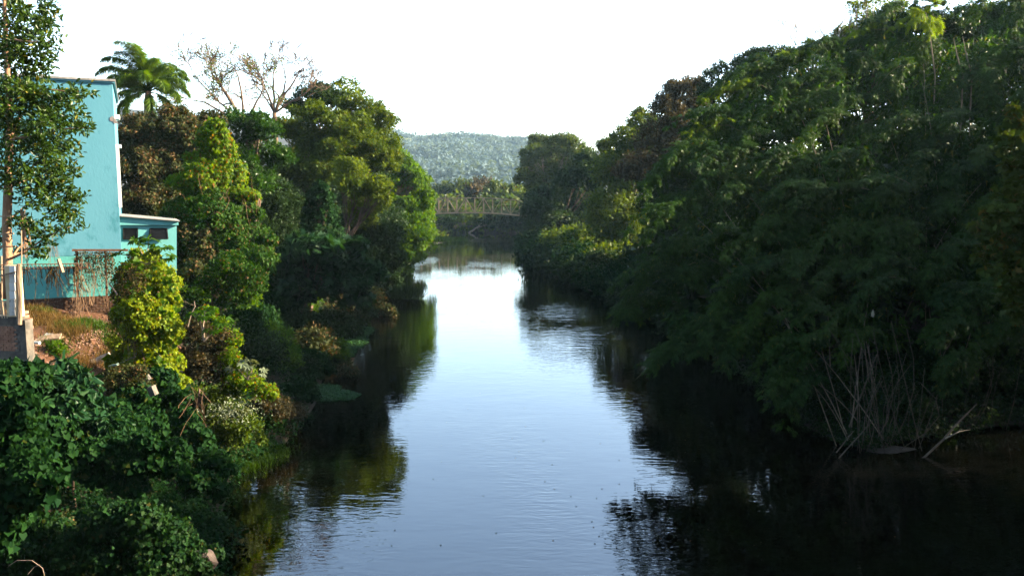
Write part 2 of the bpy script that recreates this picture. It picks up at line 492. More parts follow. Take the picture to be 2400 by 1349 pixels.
g = obj('ground', np.stack([GX, GY, GZ], -1).reshape(-1, 3), ff, GROUND, smooth=True, kind='structure')
g['label'] = 'river banks and valley ground reaching to the far hill'

m, nt, out = newmat('river_water')
pb = nt.nodes.new('ShaderNodeBsdfPrincipled')
pb.inputs['Base Color'].default_value = (.0007, .0007, .0003, 1)
pb.inputs['Roughness'].default_value = .012
pb.inputs['IOR'].default_value = 1.85
geo = nt.nodes.new('ShaderNodeNewGeometry')
def wnoise(scale, stretch, det=3, rough=.55, dist=0):
    mp = nt.nodes.new('ShaderNodeMapping'); mp.inputs['Scale'].default_value = stretch
    nt.links.new(geo.outputs['Position'], mp.inputs[0])
    nz = nt.nodes.new('ShaderNodeTexNoise'); nz.inputs['Scale'].default_value = scale; nz.inputs['Detail'].default_value = det
    nz.inputs['Roughness'].default_value = rough; nz.inputs['Distortion'].default_value = dist
    nt.links.new(mp.outputs[0], nz.inputs['Vector'])
    return nz.outputs[0]
def mth(op, a, b, clamp=False):
    n = nt.nodes.new('ShaderNodeMath'); n.operation = op; n.use_clamp = clamp
    for k, q in enumerate((a, b)):
        if q is None: continue
        if isinstance(q, (int, float)): n.inputs[k].default_value = q
        else: nt.links.new(q, n.inputs[k])
    return n.outputs[0]
fine = wnoise(2.0, (.75, 2.0, 1), 2, .55, .5)
mid = wnoise(.55, (.8, 1.8, 1), 2, .5, .4)
mask = wnoise(.085, (1.4, .6, 1), 3, .6)
sep = nt.nodes.new('ShaderNodeSeparateXYZ'); nt.links.new(geo.outputs['Position'], sep.inputs[0])
far = nt.nodes.new('ShaderNodeMapRange'); far.inputs['From Min'].default_value = 35; far.inputs['From Max'].default_value = 190
far.inputs['To Min'].default_value = 1.0; far.inputs['To Max'].default_value = .20
nt.links.new(sep.outputs[1], far.inputs[0])
mr = nt.nodes.new('ShaderNodeMapRange'); mr.inputs['From Min'].default_value = .47; mr.inputs['From Max'].default_value = .66
mr.inputs['To Min'].default_value = .5; mr.inputs['To Max'].default_value = 2.0
nt.links.new(mask, mr.inputs[0])
hgt = mth('ADD', mth('MULTIPLY', mth('MULTIPLY', fine, .021), mr.outputs[0]), mth('MULTIPLY', mid, .020))
hgt = mth('MULTIPLY', hgt, far.outputs[0])
quick = wnoise(1.3, (.45, 1.2, 1), 3, .6, .6)
def near(cx, cy, rx, ry):
    a_ = mth('POWER', mth('DIVIDE', mth('SUBTRACT', sep.outputs[0], cx), rx), 2.0); b_ = mth('POWER', mth('DIVIDE', mth('SUBTRACT', sep.outputs[1], cy), ry), 2.0)
    return mth('SUBTRACT', 1.0, mth('ADD', a_, b_), True)
zone = None
for zz in ((-8, 203, 9, 10), (-14.5, 104, 3.5, 9), (5.5, 78, 4, 9), (7, 64, 5, 7), (-16, 140, 4, 12)):
    nzn = near(*zz); zone = nzn if zone is None else mth('MAXIMUM', zone, nzn)
hgt = mth('ADD', hgt, mth('MULTIPLY', mth('MULTIPLY', quick, .09), zone))
bn = nt.nodes.new('ShaderNodeBump'); bn.inputs['Strength'].default_value = .42; bn.inputs['Distance'].default_value = 1.0
nt.links.new(hgt, bn.inputs['Height']); nt.links.new(bn.outputs[0], pb.inputs['Normal'])
nt.links.new(pb.outputs[0], out.inputs['Surface'])
WATER = m
wx = axis([(-130, 60, 10)]); wy = axis([(-60, 270, 10)])
WX, WY = np.meshgrid(wx, wy); n1 = len(wx)
i = np.arange(n1-1)[None, :]+np.arange(len(wy)-1)[:, None]*n1
w_ = obj('river', np.stack([WX, WY, 0*WX], -1).reshape(-1, 3), np.stack([i, i+1, i+1+n1, i+n1], -1).reshape(-1, 4), WATER, kind='structure')
w_['label'] = 'calm river reflecting the bright sky between wooded banks'

hz = MB().box((0, 1550, 170), (2700, 1900, 175.5)).build('haze', EARTH, kind='stuff')
m, nt, out = newmat('valley_haze')
pv = nt.nodes.new('ShaderNodeVolumePrincipled')
pv.inputs['Color'].default_value = (.50, .76, 1.0, 1)
pv.inputs['Density'].default_value = .00006
pv.inputs['Anisotropy'].default_value = .1
nt.links.new(pv.outputs[0], out.inputs['Volume'])
hz.data.materials.clear(); hz.data.materials.append(m)
hz['label'] = 'thin bluish morning haze filling the river valley'

# ------------------------------------------------------------------ wooded far hill
def hill_wood():
    n = 3000
    D = R.uniform(690, 1600, n); px = R.uniform(880, 1260, n)
    x = (px-1200)/F*D
    f = fbm(x*.02, D*.02, 9)
    keep = ~((D > 1380) & (D < 1500) & (px < 985) & (px > 900) & (R.random(n) < .9))
    x, D, f = x[keep], D[keep], f[keep]
    n = len(x); z = H(x, D)
    k = 40
    r = R.uniform(4.2, 8.5, n)*(1+.5*(f > .08))
    o = rdir(n*k); o[:, 2] = np.abs(o[:, 2])*1.1-.25
    c = np.repeat(np.stack([x, D, z+r*.75], 1), k, 0)
    rr = np.repeat(r, k)
    q = c+nrm(o)*(rr*(.65+.4*R.random(n*k)))[:, None]*np.array([1, 1, .85])
    nn = nrm(nrm(o)+np.array([0, 0, .8])+R.normal(0, .09, (n*k, 3)))
    t = np.clip(np.repeat(.42+f*1.3+R.normal(0, .07, n), k)+R.normal(0, .08, n*k), 0, 1)
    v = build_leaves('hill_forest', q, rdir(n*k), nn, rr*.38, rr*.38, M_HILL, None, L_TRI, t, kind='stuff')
    v['label'] = 'hazy blue green forest covering the far hill'
hill_wood()
def valley_wood():
    n = 1500
    D = R.uniform(262, 650, n); px = R.uniform(860, 1330, n); x = (px-1200)/F*D
    z = H(x, D); k = 50; r = R.uniform(2.6, 5.0, n)
    o = rdir(n*k); o[:, 2] = np.abs(o[:, 2])*1.3-.5
    rr = np.repeat(r, k)
    q = np.repeat(np.stack([x, D, z+r*.9], 1), k, 0)+nrm(o)*(rr*(.6+.45*R.random(n*k)))[:, None]
    t = np.clip(np.repeat(R.normal(.45, .25, n), k)+R.normal(0, .08, n*k), 0, .95)
    v = build_leaves('valley_wood', q, rdir(n*k), nrm(nrm(o)+R.normal(0, .35, (n*k, 3))), rr*.30, rr*.30, M_FAR, None, L_TRI, t, kind='stuff')
    v['label'] = 'low mixed woodland covering the valley floor beyond the footbridge'
valley_wood()
fx_, fy_ = np.meshgrid(np.linspace(-250, -165, 14), np.linspace(1385, 1500, 14))
i = np.arange(13)[None, :]+np.arange(13)[:, None]*14
fo = obj('hill_field', np.stack([fx_, fy_, H(fx_, fy_)+1.2], -1).reshape(-1, 3), np.stack([i, i+1, i+15, i+14], -1).reshape(-1, 4),
         surf('pasture', (.12, .15, .05), (.20, .21, .09), .03, bump=0), kind='structure', smooth=True)
fo['label'] = 'pale pasture clearing on the hill top'

# ------------------------------------------------------------------ ground cover on the banks
def cover_leaves(name, label, n, d0, d1, p0, p1, mat, leaf, tmpl, hmax=.35, cond=None, wl=.8, up=.7, lmin=2.2, tintn=.4, droop=.4, dmin=.05):
    D = np.exp(R.uniform(math.log(d0), math.log(d1), n)); px = R.uniform(p0, p1, n)
    x = (px-1200)/F*D*1.0; y = D
    d = sdist(x, y)
    ok = d > dmin
    if cond is not None: ok &= cond(x, y, d)
    x, y, d = x[ok], y[ok], d[ok]
    z = np.maximum(H(x, y), 0); e = .3
    gxn = (H(x+e, y)-z)/e; gyn = (H(x, y+e)-z)/e
    nn = nrm(np.stack([-gxn, -gyn, np.full(len(x), up)], 1))
    bump = np.clip(fbm(x*1.3, y*1.3, 21)*1.8+.35, 0, 1)
    h = (R.random(len(x))**.6)*hmax*(.25+bump*1.3)
    L = np.maximum(leaf, lmin*px_m(y))*R.uniform(.6, 1.3, len(x))
    q = np.stack([x, y, z+h+.03], 1)
    n3 = nrm(nn+R.normal(0, .38, (len(x), 3)))
    ax = nrm(np.stack([gxn*-.6, gyn*-.6, np.full(len(x), -droop)], 1)+R.normal(0, .5, (len(x), 3)))
    t = np.clip(.38+fbm(x*.5, y*.5, 31)*tintn*2+R.normal(0, .2, len(x)), 0, .9)
    t = np.where(R.random(len(x)) > .975, .99, t)
    NLEAF[0] += len(q)*len(tmpl[1])*(2 if tmpl[1].shape[1] == 4 else 1)
    o = build_leaves(name, q, ax, n3, L, L*wl, mat, None, tmpl, t, kind='stuff')
    o['label'] = label
    return o
plot = lambda x, y: (x > -25) & (x < -15.0) & (y > 27.8) & (y < 40)
cover_leaves('vine_ground_cover', 'dark green creeping vines over the near left bank', 60000, 9, 36, -150, 760, M_IVY, .11, L_DIAM, .75,
             lambda x, y, d: (x < 0) & ~plot(x, y), lmin=2.6)
cover_leaves('vine_edge_cover', 'vines hanging down to the waterline of the near left bank', 60000, 9, 40, 250, 900, M_IVY, .14, L_DIAM, .9,
             lambda x, y, d: (x < 0) & (d < 3.5) & ~plot(x, y), lmin=2.8, dmin=-.45)
cover_leaves('dry_litter_cover', 'brown dry leaves and stems among the vines of the near slope', 42000, 17, 34, 60, 760, M_BROWN, .10, L_DIAM, 1.25,
             lambda x, y, d: (x < 0) & ~plot(x, y) & (fbm(x*.5+7, y*.5, 61) > .03), lmin=2.4)
cover_leaves('vine_patch_cover', 'second layer of creeping vines on the near left slope', 60000, 12, 27, -100, 700, M_IVY, .11, L_DIAM, 1.3,
             lambda x, y, d: (x < 0) & ~plot(x, y), lmin=2.3)
cover_leaves('creeper_ground_cover', 'mixed low creepers on the shaded left slope', 105000, 29, 135, 250, 1000, M_IVY, .12, L_DIAM, 1.0,
             lambda x, y, d: (x < 0) & ~plot(x, y), lmin=2.3)
cover_leaves('bank_undergrowth', 'dark undergrowth along the right bank', 75000, 24, 210, 1200, 2500, M_DARK, .16, L_DIAM, 1.1,
             lambda x, y, d: (x > 0), lmin=2.9)
cover_leaves('shore_undergrowth', 'dark plants along the black shore below the bamboo', 60000, 28, 46, 1650, 2500, M_DARK, .14, L_DIAM, .8,
             lambda x, y, d: (x > 0) & (d < 4), lmin=2.8, dmin=-.6)
cover_leaves('far_bank_undergrowth', 'low green scrub on the far bank below the bridge', 26000, 190, 300, 880, 1330, M_OLIVE, .5, L_TRI, 2.0, lmin=2.3, dmin=-1.2,
             cond=lambda x, y, d: np.hypot(x+15, (y-199)*.7) > 9)

def grass_patch(name, label, pts, n, h, mat=M_GRASS, sp=None, wd=.03, kind='stuff', z0=None):
    pts = np.array(pts, float)
    k = R.integers(0, len(pts), n)
    c = pts[k, :2]+R.normal(0, 1, (n, 2))*pts[k, 2:3]
    d = sdist(c[:, 0], c[:, 1]); z = np.maximum(H(c[:, 0], c[:, 1]), 0)
    q = np.column_stack([c, z])
    ax = nrm(np.array([0, 0, 1.])+R.normal(0, .33, (n, 3)))
    nn = nrm(R.normal(0, 1, (n, 3))*np.array([1, 1, .3]))
    o = build_leaves(name, q, ax, nn, h*R.uniform(.5, 1.2, n), wd, mat, None, L_BLADE, np.clip(R.normal(.5, .2, n), 0, 1), kind=kind)
    o['label'] = label
grass_patch('sandbar_grass', 'low grass on the sandbar spit before the bridge', [(-18, 197, 1.5), (-16, 200, 1.6), (-14.5, 201, 1.2), (-20, 203, 2)], 5000, 1.0, wd=.2)
a = Gp(600, 1075); b = Gp(560, 1095); c = Gp(640, 1062)
grass_patch('waterside_grass', 'bright green grass tuft at the water edge of the near bank', [(a[0], a[1], .45), (b[0], b[1], .4), (c[0], c[1], .35)], 3500, .30, wd=.035)
a = Gp(955, 700)
grass_patch('reed_clump', 'dark reeds leaning over the water on the left bank', [(a[0]-2.4, a[1], .5), (a[0]-1.4, a[1]+.3, .6), (a[0]-.4, a[1]-.4, .5), (a[0]+.5, a[1], .4)], 2600, 1.5, M_DARK, wd=.05)
def weed(name, label, cs, n, leaf):
    cs = np.array(cs, float); k = R.integers(0, len(cs), n)
    a = R.uniform(0, 2*math.pi, n); r = R.random(n)**.5
    x = cs[k, 0]+np.cos(a)*r*cs[k, 2]; y = cs[k, 1]+np.sin(a)*r*cs[k, 3]
    r2 = r+fbm(x*1.2, y*.8, 41)*.7
    ok = (r2 < .92) & (sdist(x, y) < .25)
    x, y = x[ok], y[ok]
    q = np.column_stack([x, y, R.uniform(.015, .10, len(x))])
    o = build_leaves(name, q, nrm(R.normal(0, 1, (len(x), 3))*np.array([1, 1, .2])), nrm(np.array([0, 0, 1.])+R.normal(0, .35, (len(x), 3))), leaf*R.uniform(.6, 1.2, len(x)), leaf,
                     M_WEED, None, L_DIAM, R.random(len(x)), kind='stuff')
    o['label'] = label
a = P(815, 812, 1)
weed('floating_weed', 'mat of floating water plants by the left bank, farther one', [(-13.2, 60, 2.3, 5.0), (-12.4, 56.5, 1.6, 2.5), (-13.0, 65, 2.1, 3)], 11000, .15)
weed('floating_weed', 'mat of floating water plants by the left bank, nearer one', [(-10.4, 44.2, 1.5, 1.5), (-9.6, 43.8, 1.3, 1.0), (-11.2, 45, 1.5, 2.0)], 9000, .13)

n = 170
q = np.column_stack([R.uniform(-7, 13, n), np.exp(R.uniform(math.log(24), math.log(90), n)), np.full(n, .012)])
q = q[sdist(q[:, 0], q[:, 1]) < -.5]
fl = build_leaves('fallen_leaves', q, nrm(R.normal(0, 1, (len(q), 3))*np.array([1, 1, .02])), np.tile([0, 0, 1.], (len(q), 1)), .09, .06, M_BROWN, None, L_DIAM, R.random(len(q)), kind='stuff')
fl['label'] = 'few fallen leaves drifting on the river'

# ------------------------------------------------------------------ building
WN = np.array([.419, -.908, 0]); WN /= np.linalg.norm(WN)
WD = np.array([.908, .419, 0]); WD /= np.linalg.norm(WD)
WC = np.array([-19.3, 40.0, 0])
def Wp(px, py, off=0.0):
    """point on the building's river-facing wall plane (moved off metres out) seen at a photograph pixel"""
    p1 = P(px, py, 1.0)-CAM
    t = np.dot(WC+WN*off-CAM, WN)/np.dot(p1, WN)
    return CAM+p1*t
CYAN = surf('turquoise_paint', (.072, .222, .285), (.084, .246, .310), .35, rough=.8, bump=.12, c=(.036, .165, .205), cfac=.55, cscale=.8, bscale=9, stretch=(1, 1, .6))
CYANB = surf('turquoise_paint_low_lit', (.065, .29, .285), (.085, .33, .30), .5, rough=.8, bump=.2, c=(.055, .17, .13), cfac=.56, cscale=1.1, bscale=9)  # light on the lower wall put into a brighter, greener turquoise
CYAN2 = surf('turquoise_paint_lit', (.105, .33, .33), (.115, .35, .35), .4, rough=.75, bump=.1, bscale=9)  # stronger light on the annex put into a paler copy of the turquoise
GREYC = surf('bare_plaster', (.16, .14, .13), (.30, .27, .25), 4, bump=.6)
BLACK = surf('dark_frame', (.003, .003, .003), (.008, .008, .007), 5, rough=.5, bump=.1)
RUST = surf('rusty_steel', (.055, .028, .018), (.14, .07, .04), 6, rough=.8, bump=.3)
BRICKM = surf('red_brick', (.20, .095, .06), (.38, .20, .13), 3.5, bump=.5, c=(.10, .07, .06), cfac=.58, cscale=2)
BRICKD = surf('earthy_brick', (.05, .026, .016), (.09, .048, .028), 3, bump=.5)
MORTAR = surf('mortar', (.12, .10, .085), (.22, .19, .16), 5, bump=.6, c=(.05, .045, .04), cfac=.5, cscale=1.4)
CONC = surf('old_concrete', (.055, .05, .042), (.14, .12, .10), 2.5, bump=.6, c=(.05, .05, .045), cfac=.52, cscale=1.6)
CREAM = surf('cream_paint', (.55, .42, .25), (.70, .56, .36), 2, bump=.15)
WTILE = surf('white_tile', (.62, .62, .60), (.76, .76, .74), 2, rough=.35, bump=.05, spec=.5)
STAINT = surf('stained_tile', (.42, .40, .36), (.6, .58, .54), 6, rough=.5, bump=.2, c=(.09, .08, .07), cfac=.52, cscale=9)
WOOD = surf('weathered_wood', (.14, .09, .055), (.30, .21, .14), 5, stretch=(1, 1, .2), bump=.5)
GLASSX = None
SHEET = surf('grey_roof_sheet', (.16, .16, .15), (.30, .29, .27), 3, rough=.6, bump=.3)
GLASS = surf('dark_glass', (.002, .0025, .003), (.005, .006, .007), 2, rough=.45, bump=0, spec=.12)
WHITE = surf('white_plaster', (.66, .70, .66), (.78, .80, .76), 3, bump=.2)

corner_top = Wp(276, 190)[2]; zbase = 5.7
bt = thing('turquoise_house', (WC[0], WC[1], zbase), 'tall turquoise house with bare side wall behind the near left tree', 'house')
WLEN, WDEP = 15.0, 9.0
def wallbox(u0, u1, d0, d1, z0, z1):       # u along the wall to the left of the corner, d behind the wall plane
    m = MB(); c = WC-WD*(u0+u1)/2-WN*(d0+d1)/2; c[2] = (z0+z1)/2
    return m.box(c, ((u1-u0)/2, (d1-d0)/2, (z1-z0)/2), (WD, WN, (0, 0, 1)))
zlow = Wp(150, 600)[2]
wallbox(0, WLEN, 0, WDEP, zlow, corner_top-.12).build('wall', CYAN, bt)
wallbox(.01, WLEN, .01, WDEP-.01, Wp(150, 697)[2], zlow).build('lower_wall', CYANB, bt)
wallbox(.03, WLEN, .06, WDEP-.03, 4.0, Wp(150, 697)[2]).build('foundation', MORTAR, bt)
wallbox(-.10, WLEN, -.08, WDEP, corner_top-.12, corner_top-.04).build('coping', CYAN, bt)
wallbox(-.14, WLEN, -.13, WDEP, corner_top-.04, corner_top+.06).build('roof_edge', SHEET, bt)
for (pa, pb_) in ((268, 278), (338, 345)):
    z1 = Wp(283, pa)[2]; z0 = Wp(283, pb_)[2]
    wallbox(-.24, 0, .25, 1.2, z0, z1).build('window_ledge', WHITE, bt)
wallbox(-.14, 0, .02, .22, Wp(285, 486)[2], Wp(285, 345)[2]).build('pilaster', WHITE, bt)
# bare patch where the plaster has come off
cpt = [(-9, -9), (-3, -12), (2, -6), (8, 1), (9, 6), (1, 6), (-2, 1), (-8, 0), (-10, -4)]
vs = []
for off in (0.004, .018):
    vs += [Wp(267+x, 284+y, off) for x, y in cpt]
n9 = len(cpt)
obj('plaster_patch', vs, [tuple(range(n9, 2*n9))]+[(k, (k+1) % n9, n9+(k+1) % n9, n9+k) for k in range(n9)], GREYC, bt)
# bricks of the exposed foundation
bw, bh = .30, .13
zt = Wp(150, 697)[2]
bme = base_mesh('brick', [tuple(WD*(i*bw*.47)+WN*(j*.05)+np.array([0, 0, k*bh*.44])) for i in (-1, 1) for j in (-1, 1) for k in (-1, 1)],
                [(0, 1, 3, 2), (4, 6, 7, 5), (0, 4, 5, 1), (2, 3, 7, 6), (0, 2, 6, 4), (1, 5, 7, 3)], BRICKD)
for r in range(8):
    for c in range(15):
        u = .5+(c+(r % 2)*.5)*bw
        o = bpy.data.objects.new('brick', bme); S.collection.objects.link(o); o.parent = bt
        p = WC-WD*u-WN*(.03+R.uniform(0, .02)); p[2] = zt-bh*(r+.55)
        o.location = tuple(p-ORG[bt.name])

ext = thing('wall_annex', Wp(350, 640, -.5), 'low turquoise annex with two small black tilting windows', 'annex')
def Xp(px, py, off=0): return Wp(px, py, off-.45)
def quadbox(pts, depth, out_=0.0):
    """a slab with the outline pts (on the wall plane) going depth metres back"""
    m = MB(); pts = [np.array(p)+WN*out_ for p in pts]; n = len(pts)
    m.add(pts+[p-WN*depth for p in pts], [tuple(range(n))[::-1], tuple(range(n, 2*n))]+[(k, (k+1) % n, n+(k+1) % n, n+k) for k in range(n)])
    return m
xl, xr = 250, 414
zt_, zb_ = 527, 700
wy0, wy1 = 534, 561
w1, w2 = (288, 323), (351, 392)
# wall around two window openings
for (a, b, c, d) in ((xl, xr, zt_, wy0), (xl, xr, wy1, zb_)):
    quadbox([Xp(a, d), Xp(b, d), Xp(b, c), Xp(a, c)], 5).build('wall', CYAN2, ext)
for (a, b) in ((xl, w1[0]), (w1[1], w2[0]), (w2[1], xr)):
    quadbox([Xp(a, wy1), Xp(b, wy1), Xp(b, wy0), Xp(a, wy0)], .25).build('wall_pier', CYAN2, ext)
quadbox([Xp(xl, 527), Xp(418, 527), Xp(418, 518.5), Xp(xl, 504.5)], 5, .14).build('fascia', CYAN2, ext)
quadbox([Xp(xl, 504.2), Xp(421, 518.4), Xp(421, 516.6), Xp(xl, 502.4)], 5.3, .30).build('roof_sheet', SHEET, ext)
for k, (a, b) in enumerate((w1, w2)):
    wroot = quadbox([Xp(a, wy1, -.26), Xp(b, wy1, -.26), Xp(b, wy0, -.26), Xp(a, wy0, -.26)], .05).build('window', BLACK, ext)
    A, B, C_, D_ = Xp(a+1, wy0+1), Xp(b-1, wy0+1), Xp(b+1.5, wy1-1.5, .16), Xp(a-1.5, wy1-1.5, .16)
    if k == 0: C_, D_ = Xp(b-1, wy1-1, .05), Xp(a+1, wy1-1, .05)
    fm = MB()
    for p, q in ((A, B), (B, C_), (C_, D_), (D_, A)): fm.beam(p, q, .05, .05)
    fm.build('window_frame', BLACK, wroot)
    n_ = np.cross(B-A, D_-A); n_ /= np.linalg.norm(n_)
    MB().add([A, B, C_, D_, A+n_*.01, B+n_*.01, C_+n_*.01, D_+n_*.01], [(0, 1, 2, 3), (7, 6, 5, 4), (0, 4, 5, 1), (1, 5, 6, 2), (2, 6, 7, 3), (3, 7, 4, 0)]).build('pane', GLASS, wroot)

# rusty frame with dead vines in front of the house wall
fr = thing('rusty_frame', Wp(215, 720, .6), 'rusty steel frame hung with dead vines before the turquoise wall', 'frame')
MB().beam(Wp(169, 586, .6), Wp(300, 586, .6), .16, .10).build('top_rail', RUST, fr)
for (px, py0, py1) in ((180, 588, 745), (247, 588, 705)):
    MB().beam(Wp(px, py0, .6), Wp(px+4, py1, .6), .09, .09).build('post', RUST, fr)
def strands(name, mk, n, mat, parent, wd=.012, L0=.5, L1=1.6, wob=.12, kind='stuff'):
    m = MB()
    for k in range(n):
        p = np.array(mk(), float); L = R.uniform(L0, L1); pts = [p.copy()]
        dx = R.normal(0, wob, 3)
        for s in range(4):
            p = p+np.array([0, 0, -L/4])+dx*L/4+R.normal(0, wob*.35*L/2, 3)*np.array([1, 1, .3]); pts.append(p.copy())
        m.tube(pts, wd*R.uniform(.6, 1.2), 3, cap=False)
    return m.build(name, mat, parent, kind=kind)
strands('dead_vine', lambda: Wp(R.uniform(176, 262), R.choice([590, 600, 612, 630]), R.uniform(.45, .75)), 90, DRYVINE, fr, .008, .4, 2.0, .14)
strands('dead_vine', lambda: Wp(R.normal(182, 5), R.uniform(640, 700), .75), 30, DRYVINE, fr, .009, 1.0, 2.4, .10)
n = 1500
q = np.array([Wp(R.uniform(174, 268), 588+abs(R.normal(0, 1))*38, R.uniform(.45, .8)) for _ in range(n)])
build_leaves('dead_vine_leaf', q, nrm(np.array([0, 0, -1.])+R.normal(0, .5, (n, 3))), rdir(n), .09, .06, M_BROWN, fr, L_DIAM, R.uniform(.3, 1, n), kind='stuff')

# ------------------------------------------------------------------ brick wall, pillar, post, rail at the left edge
DF = 25.0
bwroot = thing('brick_garden_wall', P(25, 830, DF), 'weathered brick garden wall with mossy concrete top at the left edge', 'wall')
a0, a1 = P(-60, 752, DF+.35), P(46, 742, DF)
dirw = a1-a0; Lw = np.linalg.norm(dirw[:2]); dw = np.array([dirw[0], dirw[1], 0])/Lw; nw = np.array([dw[1], -dw[0], 0])
zt1 = a1[2]; zc = P(46, 762, DF)[2]; zb1 = P(46, 824, DF)[2]
def gbox(u0, u1, z0, z1, d0, d1):
    c = a0+dw*(u0+u1)/2-nw*(d0+d1)/2; c[2] = (z0+z1)/2
    return MB().box(c, ((u1-u0)/2, (d1-d0)/2, (z1-z0)/2), (dw, nw, (0, 0, 1)))
gbox(0, Lw, zc, zt1, 0, .22).build('concrete_cap', CONC, bwroot)
gbox(0, Lw, zb1, zc, .03, .20).build('mortar_core', MORTAR, bwroot)
gbox(-.02, Lw+.02, 4.0, zb1, -.03, .25).build('plinth', CONC, bwroot)
gbox(Lw, Lw+.22, 4.0, zt1-.1, -.04, .26).build('corner_post', CONC, bwroot)
bh2, bw2 = .072, .20
bm2 = base_mesh('brick', [tuple(dw*(i*bw2*.46)+nw*(j*.05)+np.array([0, 0, k*bh2*.42])) for i in (-1, 1) for j in (-1, 1) for k in (-1, 1)],
                [(0, 1, 3, 2), (4, 6, 7, 5), (0, 4, 5, 1), (2, 3, 7, 6), (0, 2, 6, 4), (1, 5, 7, 3)], BRICKM)
nr = int((zc-zb1)/bh2)
for r in range(nr):
    for c in range(int(Lw/bw2)-1):
        o = bpy.data.objects.new('brick', bm2); S.collection.objects.link(o); o.parent = bwroot
        p = a0+dw*(.12+(c+(r % 2)*.5)*bw2)-nw*(.045+R.uniform(0, .02)); p[2] = zb1+bh2*(r+.5)
        o.location = tuple(p-ORG[bwroot.name]); o.rotation_euler = (0, 0, R.normal(0, .02))
# broken bricks behind the corner post
st = thing('broken_wall_stub', P(62, 800, DF+1.2), 'crumbling brick stub beside the garden wall corner', 'wall stub')
for r in range(9):
    for c in range(2):
        if r > 6 and c == 1: continue
        p = P(56+c*9, 800-r*8.5, DF+1.2)
        MB().box(p+R.normal(0, .015, 3), (.085, .10, .045), (dw, nw, (0, 0, 1))).build('brick', BRICKM if r > 3 else CONC, st)
pil = thing('tiled_pillar', P(26, 742, DF), 'cream pillar with white tiles on its river side', 'pillar')
pc = P(22, 742, DF)
def pbox(px0, px1, py0, py1, D, dep, name, mat, par):
    A = P(px0, py1, D); B = P(px1, py0, D)
    return MB().box(((A[0]+B[0])/2, D+dep/2, (A[2]+B[2])/2), ((B[0]-A[0])/2, dep/2, (B[2]-A[2])/2)).build(name, mat, par)
pbox(18, 40, 622, 742, DF+.03, .22, 'shaft', CREAM, pil)
for k in range(6):
    pbox(22.5, 34.5, 623+k*19.5+.6, 623+(k+1)*19.5-.6, DF, .035, 'tile', WTILE if k < 4 else STAINT, pil)
wp = thing('wooden_post', P(46, 745, DF), 'grey weathered wooden post right of the tiled pillar', 'post')
MB().tube([P(46, 760, DF-.1), P(47, 700, DF-.1), P(44, 660, DF-.1), P(45, 618, DF-.1)], [.075, .07, .085, .065], 8).build('timber', WOOD, wp)
bx_ = thing('timber_trellis', P(5, 742, DF+.2), 'light timber trellis and rails behind the pillar at the left edge', 'trellis')
for (p0, p1, w) in (((-3, 660, 25.4), (8, 740, 25.5), .06), ((3, 600, 25.6), (4, 742, 25.6), .05), ((-8, 648, 24.9), (38, 637, 24.85), .10), ((-4, 579, 26), (37, 577, 26), .04), ((-4, 549, 26.2), (32, 547, 26.2), .05), ((-4, 507, 26.4), (30, 507, 26.4), .04)):
    MB().beam(P(*p0), P(*p1), w, .04).build('batten', WOOD, bx_)
for k in range(4):
    MB().beam(P(-2+k*6, 705, 25.1), P(-1+k*6, 745, 25.1), .02).build('bar', CREAM, bx_)
MB().beam(P(-6, 706, 25.1), P(20, 704, 25.1), .025).build('bar', CREAM, bx_)
pole = thing('thin_pole', P(51, 745, 26.3), 'thin upright cane rising past the near tree trunk', 'pole')
MB().tube([P(51, 745, 26.3), P(51, 640, 26.3), P(50, 540, 26.3)], .022, 5).build('cane', WOOD, pole)

lt = thing('lattice_rail', P(100, 630, 25.6), 'rusty open lattice rail spanning towards the turquoise wall', 'rail')
for py0, py1 in ((621, 617), (632, 627)):
    MB().tube([P(-30, py0, 25.2), P(205, py1, 26.5)], .016, 5).build('chord', RUST, lt)
for k in range(26):
    x0 = -20+k*9; D = 25.2+k*.052
    MB().tube([P(x0, 631-k*.1, D), P(x0+4.5, 619.5-k*.1, D)], .009, 4).build('web_bar', RUST, lt)
    MB().tube([P(x0+4.5, 619.5-k*.1, D), P(x0+9, 631-k*.1, D)], .009, 4).build('web_bar', RUST, lt)
for px in (188, 205): MB().tube([P(px, 616, 26.4), P(px, 630, 26.4)], .014, 4).build('end_bar', RUST, lt)
strands('hanging_dead_vine', lambda: P(R.choice([92, 108, 130, 150, 168, 175, 60, 122])+R.normal(0, 5), 624, 26), 80, DRYGRASS, lt, .010, .15, .9, .2)
pl = thing('hanging_plank', P(142, 622, 25.7), 'short grey plank hooked over the lattice rail', 'plank')
MB().beam(P(137, 607, 25.7), P(147, 638, 25.7), .14, .05).build('board', WOOD, pl)

